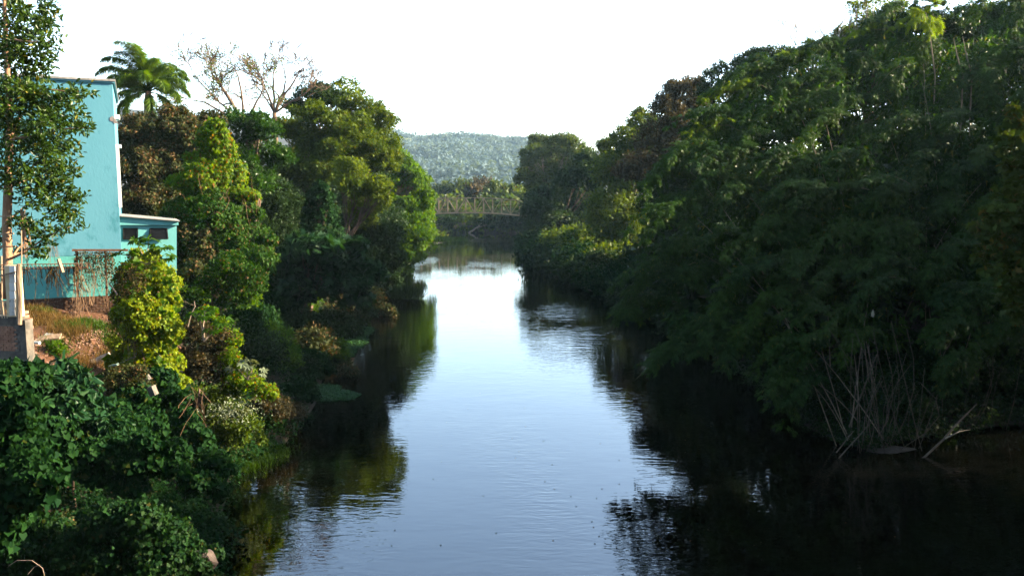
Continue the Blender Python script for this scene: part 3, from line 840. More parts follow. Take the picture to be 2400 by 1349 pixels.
# ------------------------------------------------------------------ debris on the plot
rub = [('broken board lying on the red earth beside the brick stub', 'fallen_board', (104, 800), (.62, .24, .035), WOOD, .3),
       ('small square board leaning on rubble right of the grey sheets', 'fallen_board', (134, 800), (.22, .16, .03), WOOD, -.4),
       ('grey corrugated sheet scrap on the red earth', 'sheet_scrap', (117, 793), (.18, .12, .03), SHEET, .1),
       ('orange clay tile shard upright among the rubble', 'clay_tile', (220, 808), (.10, .04, .12), BRICKM, .5),
       ('weathered log end below the plot of red earth', 'log', (237, 858), None, BARK_PALE, .4),
       ('pale broken block in the shaded vines under the plot', 'broken_block', (240, 924), (.09, .08, .09), CONC, .2),
       ('white chipped block with red edge lower in the vines', 'broken_block', (222, 997), (.12, .08, .06), CONC, .6)]
for lab, nm, (px, py), half, mt, rz in rub:
    p = Gp(px, py)+np.array([0, 0, .12])
    if nm == 'log':
        t_ = thing(nm, p, lab, 'log')
        MB().tube([p+np.array([-.7, -.2, -.1]), p+np.array([-.2, 0, .05]), p+np.array([.35, .1, .30])], [.14, .16, .15], 9).build('wood', mt, t_, smooth=False)
        continue
    c, s = math.cos(rz), math.sin(rz)
    o = MB().box(p, half, ((c, s, .15*R.normal()), (-s, c, 0.25), (0, -.25, 1))).build(nm, mt)
    tagp(o, lab, nm.replace('_', ' '))
p0 = P(56, 801, 26.2)
o = MB().tube([p0, P(93, 803, 26.0)], .05, 8).build('drain_pipe', WHITE); tagp(o, 'short white drain pipe sticking out of the brick stub', 'pipe')
# rubble: small chips over the earth plot
def rubble():
    m = MB(); n = 620
    for k in range(n):
        px = R.uniform(66, 262); py = R.uniform(735, 862)
        if k < 260: px = R.normal(205, 26); py = R.normal(795, 16)
        p = Gp(px, py); s = R.uniform(.02, .075)
        a = nrm(R.normal(0, 1, 3)); b = nrm(np.cross(a, R.normal(0, 1, 3))); c = np.cross(a, b)
        m.box(p+np.array([0, 0, s*.5]), (s*R.uniform(.6, 1.6), s, s*.3), (a, b, c))
    return m.build('rubble', surf('brick_rubble', (.12, .055, .035), (.27, .17, .12), 2.2, bump=.3), kind='stuff')
rb = rubble(); rb['label'] = 'red brick and tile rubble scattered on the earth plot'
px_, py_ = np.meshgrid(np.linspace(-25.5, -15.3, 60), np.linspace(27.6, 39.5, 70))
i = np.arange(59)[None, :]+np.arange(69)[:, None]*60
eo = obj('earth_plot', np.stack([px_, py_, H(px_, py_)+.05+fbm(px_*1.1, py_*1.1, 51)*.35*np.clip(1-np.hypot((px_+20)/6, (py_-32)/8), 0, 1)], -1).reshape(-1, 3), np.stack([i, i+1, i+61, i+60], -1).reshape(-1, 4), EARTH, smooth=True, kind='structure')
eo['label'] = 'bare red earth plot between the garden wall and the turquoise house'
dg = []
for (px, py, r) in ((90, 745, .5), (110, 760, .5), (130, 755, .45), (150, 775, .5), (170, 785, .4), (75, 730, .4), (190, 860, .4), (250, 840, .5)):
    p = Gp(px, py); dg.append((p[0], p[1], r))
grass_patch('dry_grass', 'dry straw grass on the red earth plot', dg, 6000, .38, DRYGRASS, wd=.025)
grass_patch('young_weeds', 'fresh weeds growing on the red earth plot', [(Gp(x, y)[0], Gp(x, y)[1], .3) for x, y in ((165, 770), (178, 775), (100, 735), (135, 815), (235, 770), (260, 800), (210, 760))], 2600, .34, M_GRASS, wd=.05)
def small_shrub(name, label, px, py, h, r, mat, leaf, n=900, tmpl=L_OVATE, group=None, stem=True, cat='shrub', D=None, wl=.5):
    p = Gp(px, py) if D is None else P(px, py, D)
    t_ = thing(name, p, label, cat, group)
    o = rdir(n); o[:, 2] = abs(o[:, 2])
    q = p+o*(R.random((n, 1))**.5)*np.array([r, r, h])+np.array([0, 0, h*.05])
    build_leaves('foliage', q, nrm(o*.7+R.normal(0, .5, (n, 3))+np.array([0, 0, -.2])), nrm(o*.4+np.array([0, 0, .7])+R.normal(0, .35, (n, 3))), leaf*R.uniform(.6, 1.3, n), leaf*wl, mat, t_, tmpl, R.random(n))
    if stem:
        m = MB()
        for k in range(5): m.tube([p-np.array([0, 0, .1]), p+rdir(1)[0]*np.array([r, r, 0])*.4+np.array([0, 0, h*.7])], [.02, .008], 4)
        m.build('stem', BARK, t_)
    return t_
small_shrub('fern_shrub', 'feathery green shrub at the foot of the turquoise wall', 92, 712, .75, .65, M_BRIGHT, .16, 900)
small_shrub('leafy_weed', 'small bright leafy weed beside the fallen board', 133, 828, .5, .38, M_BRIGHT, .13, 380)
small_shrub('creeper_tuft', 'low dark creeper along the broken edge of the wall paint', 140, 712, .30, .8, M_IVY, .15, 500, L_HEART)

# ------------------------------------------------------------------ near left tree with glossy leaves
tb = Gp(17, 640)
nt_ = thing('broadleaf_tree', (P(17, 620, 28.5)[0], 28.5, H(P(17, 620, 28.5)[0], 28.5)), 'tall glossy leaved tree in front of the turquoise house at the left edge', 'tree')
DN = 28.5
tk = [(17, 700), (18, 610), (16, 520), (19, 440), (22, 330), (20, 220), (14, 100), (10, 0), (14, -90)]
MB().tube([P(x, y, DN) for x, y in tk], [.17, .155, .15, .14, .12, .10, .08, .06, .04], 10).build('trunk', BARK_TAN, nt_, smooth=True)
nb = [(40, -60, 60), (90, 30, 40), (60, 60, 45), (20, 40, 50), (105, 60, 22), (60, 120, 50), (120, 100, 24), (100, 130, 30), (20, 130, 45), (60, 180, 42), (95, 165, 22),
      (20, 230, 50), (70, 240, 45), (120, 235, 35), (160, 225, 28), (195, 215, 22), (150, 260, 35), (60, 300, 55), (120, 300, 45), (170, 295, 34), (203, 300, 16), (10, 330, 50),
      (70, 360, 50), (130, 350, 40), (165, 345, 22), (60, 420, 45), (110, 410, 45), (150, 405, 34), (175, 460, 22), (80, 465, 35), (140, 455, 34), (120, 490, 25), (170, 495, 18), (168, 530, 24), (150, 505, 22),
      (85, 545, 30), (95, 575, 24), (60, 520, 25), (60, 585, 22), (100, 600, 14), (-30, 100, 60), (-40, 250, 60), (-30, 400, 60), (-10, 555, 22)]
nbl = [(P(x, y, DN+R.uniform(-1.1, 1.1)), (r*DN/F*1.0, r*DN/F*1.25, r*DN/F*.85)) for x, y, r in nb]
q, a, n_, t_, s_ = blob_leaves(nbl, .125, 1.15, .42, 'round', .48, inner=.02, under=.8)
s_ = np.minimum(s_, 1.3)
nl = len(q)
# the first 300 leaves nearest to the camera are single parts
order = np.argsort(np.linalg.norm(q-CAM, axis=1)-s_*3)
sel = order[:300]; rest = order[300:]
build_leaves('foliage', q[rest], a[rest], n_[rest], .165*s_[rest], .075*s_[rest]*1.1, M_NEAR, nt_, L_OVATE, t_[rest], kind='stuff')
def single_leaves(parent, q, ax, nn, L, mat, tmpl, wl, name='leaf'):
    tv, tf = tmpl
    mes = []
    for k in range(5):
        f_ = [tuple(dict.fromkeys(int(i) for i in row)) for row in tf]
        mes.append(base_mesh('leaf', tv*np.array([wl, 1, 1]), f_, mat, np.full(len(tv), .2+.15*k)))
    ax = nrm(ax); x = nrm(np.cross(ax, nn)); nz = np.cross(x, ax)
    org = ORG[parent.name]
    for k in range(len(q)):
        o = bpy.data.objects.new(name, mes[k % 5]); S.collection.objects.link(o); o.parent = parent
        M = Matrix.Identity(4); s = float(L[k])
        for r in range(3):
            M[r][0] = x[k][r]*s; M[r][1] = ax[k][r]*s; M[r][2] = nz[k][r]*s; M[r][3] = q[k][r]-org[r]
        o.matrix_basis = M
single_leaves(nt_, q[sel], a[sel], n_[sel], .165*s_[sel], M_NEAR, L_OVATE, .5)
for k in (0, 3, 6, 9, 12, 15, 17, 20, 23, 26, 29, 33, 35, 38):
    c = nbl[k][0]; j = int(np.argmin([abs(P(x, y, DN)[2]-(c[2]-.6)) for x, y in tk])); s0 = P(*tk[j], DN)
    MB().tube(limb_path(s0, c, 5, -.06, .06), [.05, .042, .034, .026, .018, .01], 5).build('branch', BARK_TAN, nt_, smooth=True)
strands('hanging_root', lambda: P(R.normal(53, 2.5), R.uniform(485, 530), DN-.4), 26, BARK_TAN, nt_, .014, .5, 1.5, .04)
strands('hanging_root', lambda: P(R.normal(125, 6), R.uniform(545, 580), DN), 14, DRYVINE, nt_, .006, .3, 1.1, .1)
print('near tree', nl)

# ------------------------------------------------------------------ palm
DP = 60.0
pt = P(348, 216, DP)
pr = thing('queen_palm', (pt[0], DP, H(pt[0], DP)), 'tall feathery palm rising behind the turquoise house', 'palm tree')
gb = H(pt[0], DP)
MB().tube([(pt[0]-.3, DP, gb-.2), (pt[0]-.2, DP, gb+4), P(344, 300, DP), P(346, 240, DP), P(348, 214, DP)], [.24, .2, .19, .26, .20], 10).build('trunk', BARK_TAN, pr, smooth=True)
fr_ = [(-150, .9, 3.9), (-172, .55, 3.9), (170, .2, 3.6), (-165, -.1, 3.2), (-120, 1.1, 3.8), (-95, 1.35, 3.8), (-140, .3, 3.2), (100, 1.25, 3.5), (60, 1.1, 3.4), (30, .8, 3.4), (8, .55, 3.2), (-10, .25, 3.2),
       (-30, .75, 3.3), (-60, 1.0, 3.4), (20, .05, 3.0), (-20, -.3, 2.8), (150, .7, 3.4), (130, .1, 3.2), (-70, .4, 3.2), (-100, .2, 3.2), (75, .4, 3.2), (-45, .1, 3.0), (-155, -.5, 2.8), (-110, -.4, 2.6), (-165, -.95, 3.0), (-20, -.95, 2.8), (-120, -1.0, 2.8), (-60, -1.05, 2.6), (-90, 1.3, 4.2), (-120, 1.35, 4.4)]
for az, el, L in fr_:
    L *= 1.12
    az = math.radians(az)+R.normal(0, .08)
    h = np.array([math.cos(az), math.sin(az), 0]); pts = []; p = pt.copy(); e = min(el*.75+.55, 1.5)
    for k in range(13):
        pts.append(p.copy()); p = p+(h*math.cos(e)+np.array([0, 0, math.sin(e)]))*L/12; e -= .02+.030*k
    pts = np.array(pts)
    rch = MB().tube(pts, list(np.linspace(.045, .012, 13)), 4).build('frond', M_PALM, pr)
    n = 460; t = R.uniform(.26, 1, n)*11.99; k = t.astype(int); w = (t-k)[:, None]
    k2 = np.minimum(k+1, 12)
    q = pts[k]*(1-w)+pts[k2]*w; tg = nrm(pts[k2]-pts[np.maximum(k-1, 0)])
    sd_ = np.sign(R.normal(size=n))[:, None]; sidev = nrm(np.cross(tg, (0, 0, 1.)))
    ax = nrm(sidev*sd_*.8+tg*.55+np.array([0, 0, -.95])+R.normal(0, .42, (n, 3)))
    nn = nrm(np.cross(ax, tg)+R.normal(0, .2, (n, 3)))
    ln = .85*np.sin(np.clip((t/12-.2)/.8, .06, .95)*math.pi)**.4*R.uniform(.7, 1.15, n)
    v, f, kk = leaves(q, ax, nn, ln, .055, L_BLADE)
    org = ORG[pr.name]
    lf = bpy.data.objects.new('leaflets', base_mesh('leaflets', v-org, f, M_PALM, np.repeat(R.uniform(.1, .9, n), kk)))
    S.collection.objects.link(lf); lf.parent = rch; lf['kind'] = 'stuff'
strands('dead_frond', lambda: pt+np.array([R.normal(0, .22), R.normal(0, .2), R.uniform(-.8, -.1)]), 50, M_BROWN, pr, .02, .8, 2.2, .12)

# ------------------------------------------------------------------ bare trees
def bare_tree(name, label, base, fork, stems, bark, depth=6, leafmat_=None, nleaf=0, leafL=.18, r0=.2, spread=.62, flat=.35, ln=2.2, shrink=.76, lbias=None, cat='bare tree', rmin=.022):
    root = thing(name, base, label, cat)
    m0 = MB(); m0.tube([base, base+(np.array(fork)-base)*.5+R.normal(0, .1, 3), fork], [r0*1.25, r0*1.1, r0], 9).build('trunk', bark, root, smooth=True)
    tips = []; twig = MB()
    def grow(p, d, L, r, k, lm):
        pts = [p]; rs = [r]
        q = p
        for s in range(3):
            d = nrm(d+R.normal(0, .13, 3)); q = q+d*L/3; pts.append(q); rs.append(r*(1-.12*(s+1)))
        (lm if k < 2 else twig).tube(pts, [max(q_, rmin) for q_ in rs], 6 if k < 2 else (4 if k < 4 else 3), cap=False)
        tips.append(q)
        if k >= depth: return
        nb_ = 2 if R.random() < .55 else 3
        for b in range(nb_):
            ax_ = rdir(1)[0]; ax_[2] *= flat
            dd = nrm(d+nrm(ax_)*spread*R.uniform(.7, 1.35)+np.array([0, 0, .06]))
            grow(pts[-1] if b < 2 else pts[2], dd, L*shrink*R.uniform(.75, 1.2), rs[-1]*(.78 if b == 0 else .62), k+1, lm)
    for (e, rr) in stems:
        e = np.array(e, float); lm = MB(); d = e-np.array(fork); L = np.linalg.norm(d)
        pts = limb_path(fork, e, 5, -.05, .05)
        lm.tube(pts, list(np.linspace(rr, rr*.6, 6)), 7, cap=False)
        grow(e, nrm(d), ln, rr*.58, 1, lm); grow(pts[3], nrm(d+rdir(1)[0]*.9*L), ln*.9, rr*.45, 1, lm)
        lm.build('limb', bark, root, smooth=True)
    twig.build('twigs', bark, root, kind='stuff')
    if nleaf:
        tp = np.array(tips)
        if lbias is not None: tp = tp[[bool(lbias(t)) for t in tp]]
        if len(tp):
            k = R.integers(0, len(tp), nleaf); q = tp[k]+R.normal(0, .28, (nleaf, 3))
            build_leaves('foliage', q, rdir(nleaf), rdir(nleaf)+np.array([0, 0, .6]), leafL, leafL*.5, leafmat_, root, L_DIAM, R.random(nleaf), kind='stuff')
    return root
D = 70
b0 = np.array([P(620, 400, D)[0], D, H(P(620, 400, D)[0], D)])
bare_tree('sparse_tree', 'nearly bare spreading tree with thin foliage leaning left beside the palm', b0, P(575, 300, D),
          [(P(520, 205, D), .20), (P(480, 240, D-1), .12), (P(560, 190, D+1), .12), (P(610, 225, D), .12), (P(470, 195, D+1.5), .10)], BARK, 6, M_FEATH, 2600, .17, .20, .66, .34, 1.0, .86)
D = 75
b0 = np.array([P(645, 420, D)[0], D, H(P(645, 420, D)[0], D)])
bare_tree('leafless_tree', 'leafless tree with pale forked trunk and domed crown of bare branches', b0, P(643, 265, D),
          [(P(665, 215, D), .16), (P(625, 215, D-1), .13), (P(690, 190, D+1), .13), (P(640, 180, D), .12), (P(712, 222, D), .11), (P(600, 200, D+1), .08)], BARK, 6, M_OLIVE, 150, .14, .20, .60, .45, .92, .86)

# ------------------------------------------------------------------ left bank trees
tree('vine_draped_tree', 'brown dead vine draped tree mass right of the turquoise house', 'tree', 56, [(330, 312, 52), (400, 300, 55), (465, 305, 48), (330, 400, 72), (420, 380, 70), (345, 480, 75), (300, 350, 40), (495, 280, 30), (400, 470, 60), (420, 268, 24)],
     M_BROWN, .13, 2.6, BARK, .25, puff=.30, style='droop')
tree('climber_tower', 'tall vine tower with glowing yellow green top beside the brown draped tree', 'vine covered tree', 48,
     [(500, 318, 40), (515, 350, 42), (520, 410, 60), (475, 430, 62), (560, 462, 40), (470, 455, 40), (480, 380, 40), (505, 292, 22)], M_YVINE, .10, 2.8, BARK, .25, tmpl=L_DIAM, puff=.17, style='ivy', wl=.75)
tree('climber_tower_shaded', 'shaded lower part of the glowing vine tower in darker leaves', 'vine covered tree', 47, [(495, 510, 82), (590, 560, 52), (440, 545, 56), (545, 575, 68), (575, 500, 40), (610, 610, 44), (420, 500, 44), (500, 590, 50)], M_MID, .10, 2.8, None, tmpl=L_DIAM, puff=.19, style='ivy', wl=.75)  # lower part of the same tower, its shade put into darker leaves
strands('dead_vine', lambda: P(R.uniform(420, 600), R.uniform(400, 560), 46.2), 22, DRYVINE, bpy.data.objects['climber_tower_shaded'], .006, .6, 1.8, .35)
tree('glossy_tree', 'shiny dark green tree standing between vine tower and olive trees', 'tree', 62, [(570, 295, 42), (612, 300, 38), (555, 365, 48), (632, 365, 45), (592, 425, 55), (545, 270, 22), (635, 310, 26)],
     M_SHINY, .20, 1.9, BARK, .2, tmpl=L_DIAM, wl=.55)
tree('olive_green_tree', 'olive green layered tree below the leafless tree', 'tree', 76, [(700, 310, 58, .6), (745, 345, 58, .6), (685, 390, 58, .7), (662, 300, 44, .6), (758, 405, 50, .7), (722, 268, 42, .5), (640, 440, 60), (712, 440, 55), (790, 350, 40, .6)],
     M_OLIVE, .16, 2.3, BARK_PALE, .22, puff=.30)
tree('flat_topped_tree', 'dark flat topped crown against the sky left of the feathery tree', 'tree', 86, [(740, 222, 46, .42), (775, 236, 42, .42), (702, 245, 36, .4), (735, 260, 40, .4), (760, 212, 24, .4)],
     M_DARK, .16, 2.4, BARK, .2)
tree('feathery_tree', 'light feathery tree top against the sky', 'tree', 90, [(812, 203, 26), (818, 232, 28, .7), (795, 258, 26), (835, 222, 18), (800, 225, 18)],
     M_FEATH, .16, 1.3, BARK_PALE, .14, puff=.30, inner=.03)
tree('spreading_tree', 'big spreading olive tree with dark forked limbs over the left bank', 'tree', 78, [(850, 258, 52, .5), (885, 290, 52, .5), (822, 305, 55, .55), (898, 335, 42, .6), (805, 365, 50, .7), (868, 378, 58, .7), (905, 392, 30, .8), (790, 290, 40, .5), (852, 335, 50, .6), (905, 275, 20, .6)],
     M_OLIVE, .16, 2.2, BARK, .26, puff=.28, lean=(1.0, 0))
tree('rounded_olive_tree', 'pale olive rounded tree low over the left bank', 'tree', 70, [(862, 480, 46), (832, 440, 42), (888, 440, 34), (822, 400, 36), (850, 515, 36), (895, 470, 22)],
     M_FEATH, .14, 2.2, BARK, .16, puff=.28)
tree('bamboo_like_tree', 'dense dark tree with bright green sunlit top at the left river bend', 'tree', 115, [(920, 385, 44), (948, 410, 40), (980, 425, 30), (920, 440, 56), (972, 470, 42), (945, 520, 62), (988, 510, 32), (905, 520, 60), (955, 565, 60), (935, 600, 56), (968, 570, 36), (990, 540, 28), (992, 455, 24), (905, 350, 30), (965, 395, 18), (1002, 480, 18)],
     M_BRIGHT, .2, 2.5, BARK, .25, puff=.26, style='droop', lmin=2.1)
tree('ivy_cone_tree', 'dark ivy covered cone shaped tree in the shade of the left bank', 'vine covered tree', 62, [(750, 462, 34), (750, 500, 46), (752, 555, 58), (745, 610, 60), (748, 436, 16)],
     M_IVY, .13, 2.6, BARK, .2, style='ivy', puff=.2, wl=.75)
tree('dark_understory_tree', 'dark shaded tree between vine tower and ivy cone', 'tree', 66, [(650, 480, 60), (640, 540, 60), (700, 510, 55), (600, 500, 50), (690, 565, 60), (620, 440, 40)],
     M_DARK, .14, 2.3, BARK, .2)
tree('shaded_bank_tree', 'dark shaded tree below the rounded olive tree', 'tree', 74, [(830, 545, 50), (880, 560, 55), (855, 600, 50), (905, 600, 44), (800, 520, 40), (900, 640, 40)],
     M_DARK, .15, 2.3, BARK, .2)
tree('background_tree', 'deep shaded tree behind the brown draped vines', 'tree', 74, [(430, 430, 80), (540, 470, 80), (340, 520, 80), (380, 360, 60), (500, 560, 80), (620, 560, 70)], M_DARK, .22, 1.7, BARK, .2)
tree('background_tree', 'deep shaded tree behind the olive layered tree', 'tree', 98, [(700, 470, 70), (780, 470, 70), (850, 430, 60), (760, 400, 60), (870, 520, 70), (640, 500, 60)], M_DARK, .18, 2.0, BARK, .2)
tree('castor_thicket', 'broad castor thicket with large dark star leaves on the left slope', 'shrub', 58, [(725, 590, 55, .6), (795, 600, 58, .7), (680, 620, 50), (845, 640, 48), (765, 660, 60), (820, 690, 50), (700, 670, 50), (745, 565, 30, .6)],
     M_CASTOR, .36, 1.7, BARK, .10, tmpl=L_LOBE7, wl=1.0, puff=.32)
tree('vine_mound', 'brown green vine mound right of the small annex', 'vine mound', 46, [(448, 552, 42), (478, 590, 44), (440, 610, 42), (462, 640, 50), (505, 640, 30), (430, 540, 24)],
     M_BROWN, .10, 2.6, None, style='ivy', puff=.2, wl=.75)
tree('young_locust_tree', 'small light green feathery tree on the slope right of the annex', 'tree', 42, [(540, 625, 42), (505, 665, 44), (575, 672, 46), (545, 690, 44), (520, 625, 24), (590, 640, 24)],
     M_MID, .12, 2.0, BARK, .10, puff=.26, lmin=2.4)
k_ = 0
for px, py, r, mt, lab, leaf, tm in (
        (640, 700, 55, M_IVY, 'dark vine hummock below the castor thicket', .13, L_HEART), (560, 760, 50, M_IVY, 'round leafy hummock behind the sunlit shrub bank', .13, L_HEART),
        (700, 760, 60, M_DARK, 'dark hummock with grey draped twigs on the mid slope', .11, L_DIAM), (640, 830, 55, M_BRIGHT, 'dense green herb mound above the nearer floating weed', .09, L_DIAM),
        (720, 850, 50, M_IVY, 'creeper mound at mid slope above the waterside', .12, L_HEART), (700, 910, 42, M_IVY, 'low creeper mound beside the nearer floating weed', .11, L_HEART),
        (790, 760, 48, M_DARK, 'dark bush above the farther floating weed', .11, L_DIAM), (860, 710, 42, M_BROWN, 'brownish dead bush at the left waterline', .12, L_DIAM),
        (810, 870, 26, M_BROWN, 'brown bush on the little point between the floating weeds', .10, L_DIAM), (905, 730, 22, M_BROWN, 'scraggy bush leaning over the river by the reeds', .12, L_DIAM),
        (890, 660, 36, M_DARK, 'dark bush at the waterline beneath the shaded trees', .14, L_DIAM), (925, 610, 34, M_OLIVE, 'sun flecked bush at the water beyond the dark bank', .16, L_DIAM),
        (955, 590, 24, M_OLIVE, 'last sunlit bush before the sandbar', .2, L_DIAM), (600, 740, 45, M_IVY, 'leafy vine heap on the slope under the locust tree', .12, L_HEART),
        (770, 820, 40, M_BRIGHT, 'soft green herb mound touching the farther floating weed', .09, L_DIAM)):
    p = Gp(px, py+r*.5)
    rr = r*p[1]/F
    tree('bank_shrub', lab, 'shrub', p[1], [], mt, leaf, 2.2, None, tmpl=tm, style='ivy' if mt is M_IVY else 'round', puff=.28, wl=.75 if mt is M_IVY else .55, lmin=2.3,
         blobs=[(p+np.array([0, .3*rr, rr*.45]), (rr, rr, rr*.75)), (p+np.array([rr*.6, 0, rr*.1]), (rr*.7, rr*.7, rr*.6)), (p+np.array([-rr*.6, .2, rr*.25]), (rr*.7, rr*.7, rr*.6))], group='shrubs on the left slope')

# sunlit ivy column
DI = 30.5
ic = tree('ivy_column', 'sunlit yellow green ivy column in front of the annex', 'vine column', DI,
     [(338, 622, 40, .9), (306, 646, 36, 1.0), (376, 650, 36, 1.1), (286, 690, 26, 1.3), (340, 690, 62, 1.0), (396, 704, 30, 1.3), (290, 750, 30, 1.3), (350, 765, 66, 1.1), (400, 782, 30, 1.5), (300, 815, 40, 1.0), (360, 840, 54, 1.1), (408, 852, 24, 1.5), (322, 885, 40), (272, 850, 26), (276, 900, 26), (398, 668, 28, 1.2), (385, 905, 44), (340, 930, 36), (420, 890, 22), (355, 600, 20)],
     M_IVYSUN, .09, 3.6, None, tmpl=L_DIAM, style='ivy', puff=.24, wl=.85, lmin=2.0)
strands('dead_tendril', lambda: P(R.uniform(285, 345), R.uniform(690, 830), DI-1.1), 36, DRYVINE, ic, .006, .4, 1.0, .3)
dn = 5200; dx_ = R.normal(300, 20, dn); dy_ = R.uniform(625, 800, dn)
q = np.array([P(a_, b_, 29.5+abs(a_-318)*.012) for a_, b_ in zip(dx_, dy_)])+R.normal(0, .12, (dn, 3))
build_leaves('dry_leaves', q, rdir(dn), nrm(np.array([.2, -.8, .4])+R.normal(0, .5, (dn, 3))), .075, .045, M_BROWN, ic, L_DIAM, R.uniform(.2, 1, dn), kind='stuff')
for k in range(22):
    a_ = P(R.uniform(265, 425), R.uniform(600, 800), DI-.9); m_ = [a_+np.array([.35*(u-.3)*(1 if a_[0] > -13.6 else -1), -.15*u, .25*math.sin(u*2.2)-.55*u*u]) for u in np.linspace(0, 1.3, 5)]
    MB().tube(m_, .006, 3).build('tendril', M_IVYSUN, ic)
    qq = np.repeat(np.array(m_), 5, 0)+R.normal(0, .05, (25, 3))
    build_leaves('tendril_leaves', qq, rdir(25), rdir(25), .09, .07, M_IVYSUN, ic, L_DIAM, R.random(25), kind='stuff')
q = np.array([P(px, py, 29.4) for px, py in zip(R.uniform(290, 425, 120), R.uniform(600, 880, 120))])
q = q[R.permutation(len(q))]
single_leaves(ic, q, nrm(np.array([0, 0, -1.])+R.normal(0, .4, (len(q), 3))), nrm(np.array([.6, -.7, .35])+R.normal(0, .35, (len(q), 3))), R.uniform(.13, .24, len(q)), M_BRIGHT, L_HEART, .95)
MB().tube([P(255, 663, 29.6), P(275, 690, 29.4)], .03, 5).build('dead_stick', WOOD, ic)
bs = tree('vine_buttress', 'vines spilling down the steep bank under the ivy column', 'vine mound', 28.5, [(395, 930, 40), (430, 985, 44), (465, 1040, 44), (400, 1010, 46), (350, 940, 40, .9), (380, 890, 36), (505, 1080, 34), (430, 930, 26)], M_IVY, .12, 2.4, None,
          tmpl=L_HEART, style='ivy', puff=.22, wl=.85)
strands('dead_tendril', lambda: P(R.uniform(425, 485), R.uniform(900, 960), 27.3), 14, DRYVINE, bs, .005, .4, 1.1, .35)
def slab(name, lab, cat, px, py, D, half, mt, ax=None):
    o = MB().box(P(px, py, D), half, ax).build(name, mt); tagp(o, lab, cat); return o
slab('concrete_slab', 'grey white broken concrete slab sticking out of the vines', 'concrete slab', 358, 915, 26.6, (.09, .15, .17), CONC, ((.9, 0, .3), (0, 1, 0), (-.3, 0, .9)))
slab('concrete_slab', 'upper pale concrete edge just under the ivy column', 'concrete slab', 345, 885, 27.0, (.07, .12, .10), CONC, ((.8, 0, .5), (0, 1, 0), (-.5, 0, .8)))
gt = thing('broken_gutter', P(300, 845, 27.5), 'pale green broken gutter lying in the vines left of the ivy column', 'gutter')
MB().beam(P(256, 858, 27.4), P(276, 853, 27.4), .16, .06).build('trough', surf('pale_green', (.10, .16, .13), (.18, .25, .20), 3), gt)
MB().tube([P(276, 853, 27.4), P(317, 835, 27.4)], .012, 5).build('rim', CONC, gt)

# papaya on top of the column, castor in the shrub bank
def star_plant(name, label, base, heads, leafL, mat, stemr=.025, cat='plant', n_each=9, tm=L_LOBE7):
    root = thing(name, base, label, cat)
    for c in heads:
        c = np.array(c, float)
        MB().tube(limb_path(base, c, 4, -.03, .05), [stemr, stemr*.9, stemr*.8, stemr*.7, stemr*.6], 5).build('stem', BARK_PALE, root)
        for k in range(n_each):
            d = rdir(1)[0]; d[2] = abs(d[2])*.5-.05; d = nrm(d)
            e = c+d*leafL*R.uniform(.7, 1.5)
            MB().tube([c, e], [.010, .006], 3).build('leaf_stalk', mat, root)
            single_leaves(root, [e], nrm(np.array([[d[0], d[1], -.45]])), nrm(np.array([[0, 0, 1.]])+R.normal(0, .35, (1, 3))), [leafL*R.uniform(.8, 1.3)], mat, tm, 1.0)
D = 30.2
star_plant('papaya_plant', 'bright papaya leaves rising over the ivy column before the annex windows', P(345, 620, D), [P(322, 572, D), P(348, 566, D+.2), P(380, 580, D), P(296, 598, D-.1), P(340, 600, D), P(388, 606, D)], .27, M_BRIGHT, n_each=6)
tree('sunlit_shrub', 'reddish brown shrub catching the sun right of the ivy column', 'shrub', 33, [(470, 790, 40), (505, 830, 40), (455, 850, 45), (520, 790, 26), (490, 870, 50)], M_BROWNTREE, .10, 1.7, BARK, .05, puff=.3, lmin=2.0)
tree('sunlit_shrub', 'yellow green climbing shrub with bright right edge on the bank', 'shrub', 32.5, [(545, 800, 24, 1.2), (540, 845, 26, 1.2), (515, 760, 18), (560, 880, 36), (590, 900, 32), (620, 920, 28), (485, 730, 18)], M_YVINE, .11, 2.0, BARK, .04, puff=.3, lmin=2.0)
tree('waterside_shrub', 'dark red brown shrub hanging over the water at the sunlit bank end', 'shrub', 37, [(640, 965, 44), (680, 985, 34), (620, 1010, 44), (655, 1020, 34), (695, 965, 22), (600, 970, 40)], M_BROWNTREE, .10, 2.1, BARK, .05, puff=.3, lmin=2.0)
tree('waterside_shrub', 'olive brown shrub on the low bank above the bright grass', 'shrub', 33, [(520, 940, 46), (560, 1000, 48), (500, 1000, 40), (540, 1040, 36), (590, 1035, 32), (470, 940, 40)], M_OLIVE, .11, 2.1, BARK, .05, puff=.3, lmin=2.0)
D = 31.5
star_plant('castor_plant', 'silvery sunlit star leaves at the crest of the sunlit shrub bank', P(580, 890, D), [P(575, 848, D), P(592, 862, D), P(560, 866, D), P(610, 880, D)], .27, M_PALE, n_each=5, tm=L_LOBE5)
D = 29.8
star_plant('castor_plant', 'young castor stems with fresh leaves between ivy column and reddish shrub', P(478, 800, D), [P(480, 728, D), P(468, 745, D), P(525, 755, D), P(500, 775, D)], .26, M_BRIGHT, n_each=6, tm=L_LOBE5)
grass_patch('white_flower_plant', 'pale silvery leaved herbs in the shaded shrub bank', [(P(x, y, 30.5)[0], 30.5, .35) for x, y in ((520, 960), (570, 975))], 10, .1, M_PALE)
n = 420; q = np.array([P(R.normal(545, 36), R.normal(962, 14), 30.9+R.normal(0, .3)) for _ in range(n)])
o = build_leaves('silver_leaves', q, rdir(n), nrm(rdir(n)+np.array([0, -.6, .6])), .12, .06, M_PALE, None, L_DIAM); tagp(o, 'sprinkle of silvery leaves in the shaded shrub bank', None, None, 'stuff')
dt = thing('dead_twig', Gp(440, 790), 'curved pale dead branch standing right of the ivy column', 'dead branch')
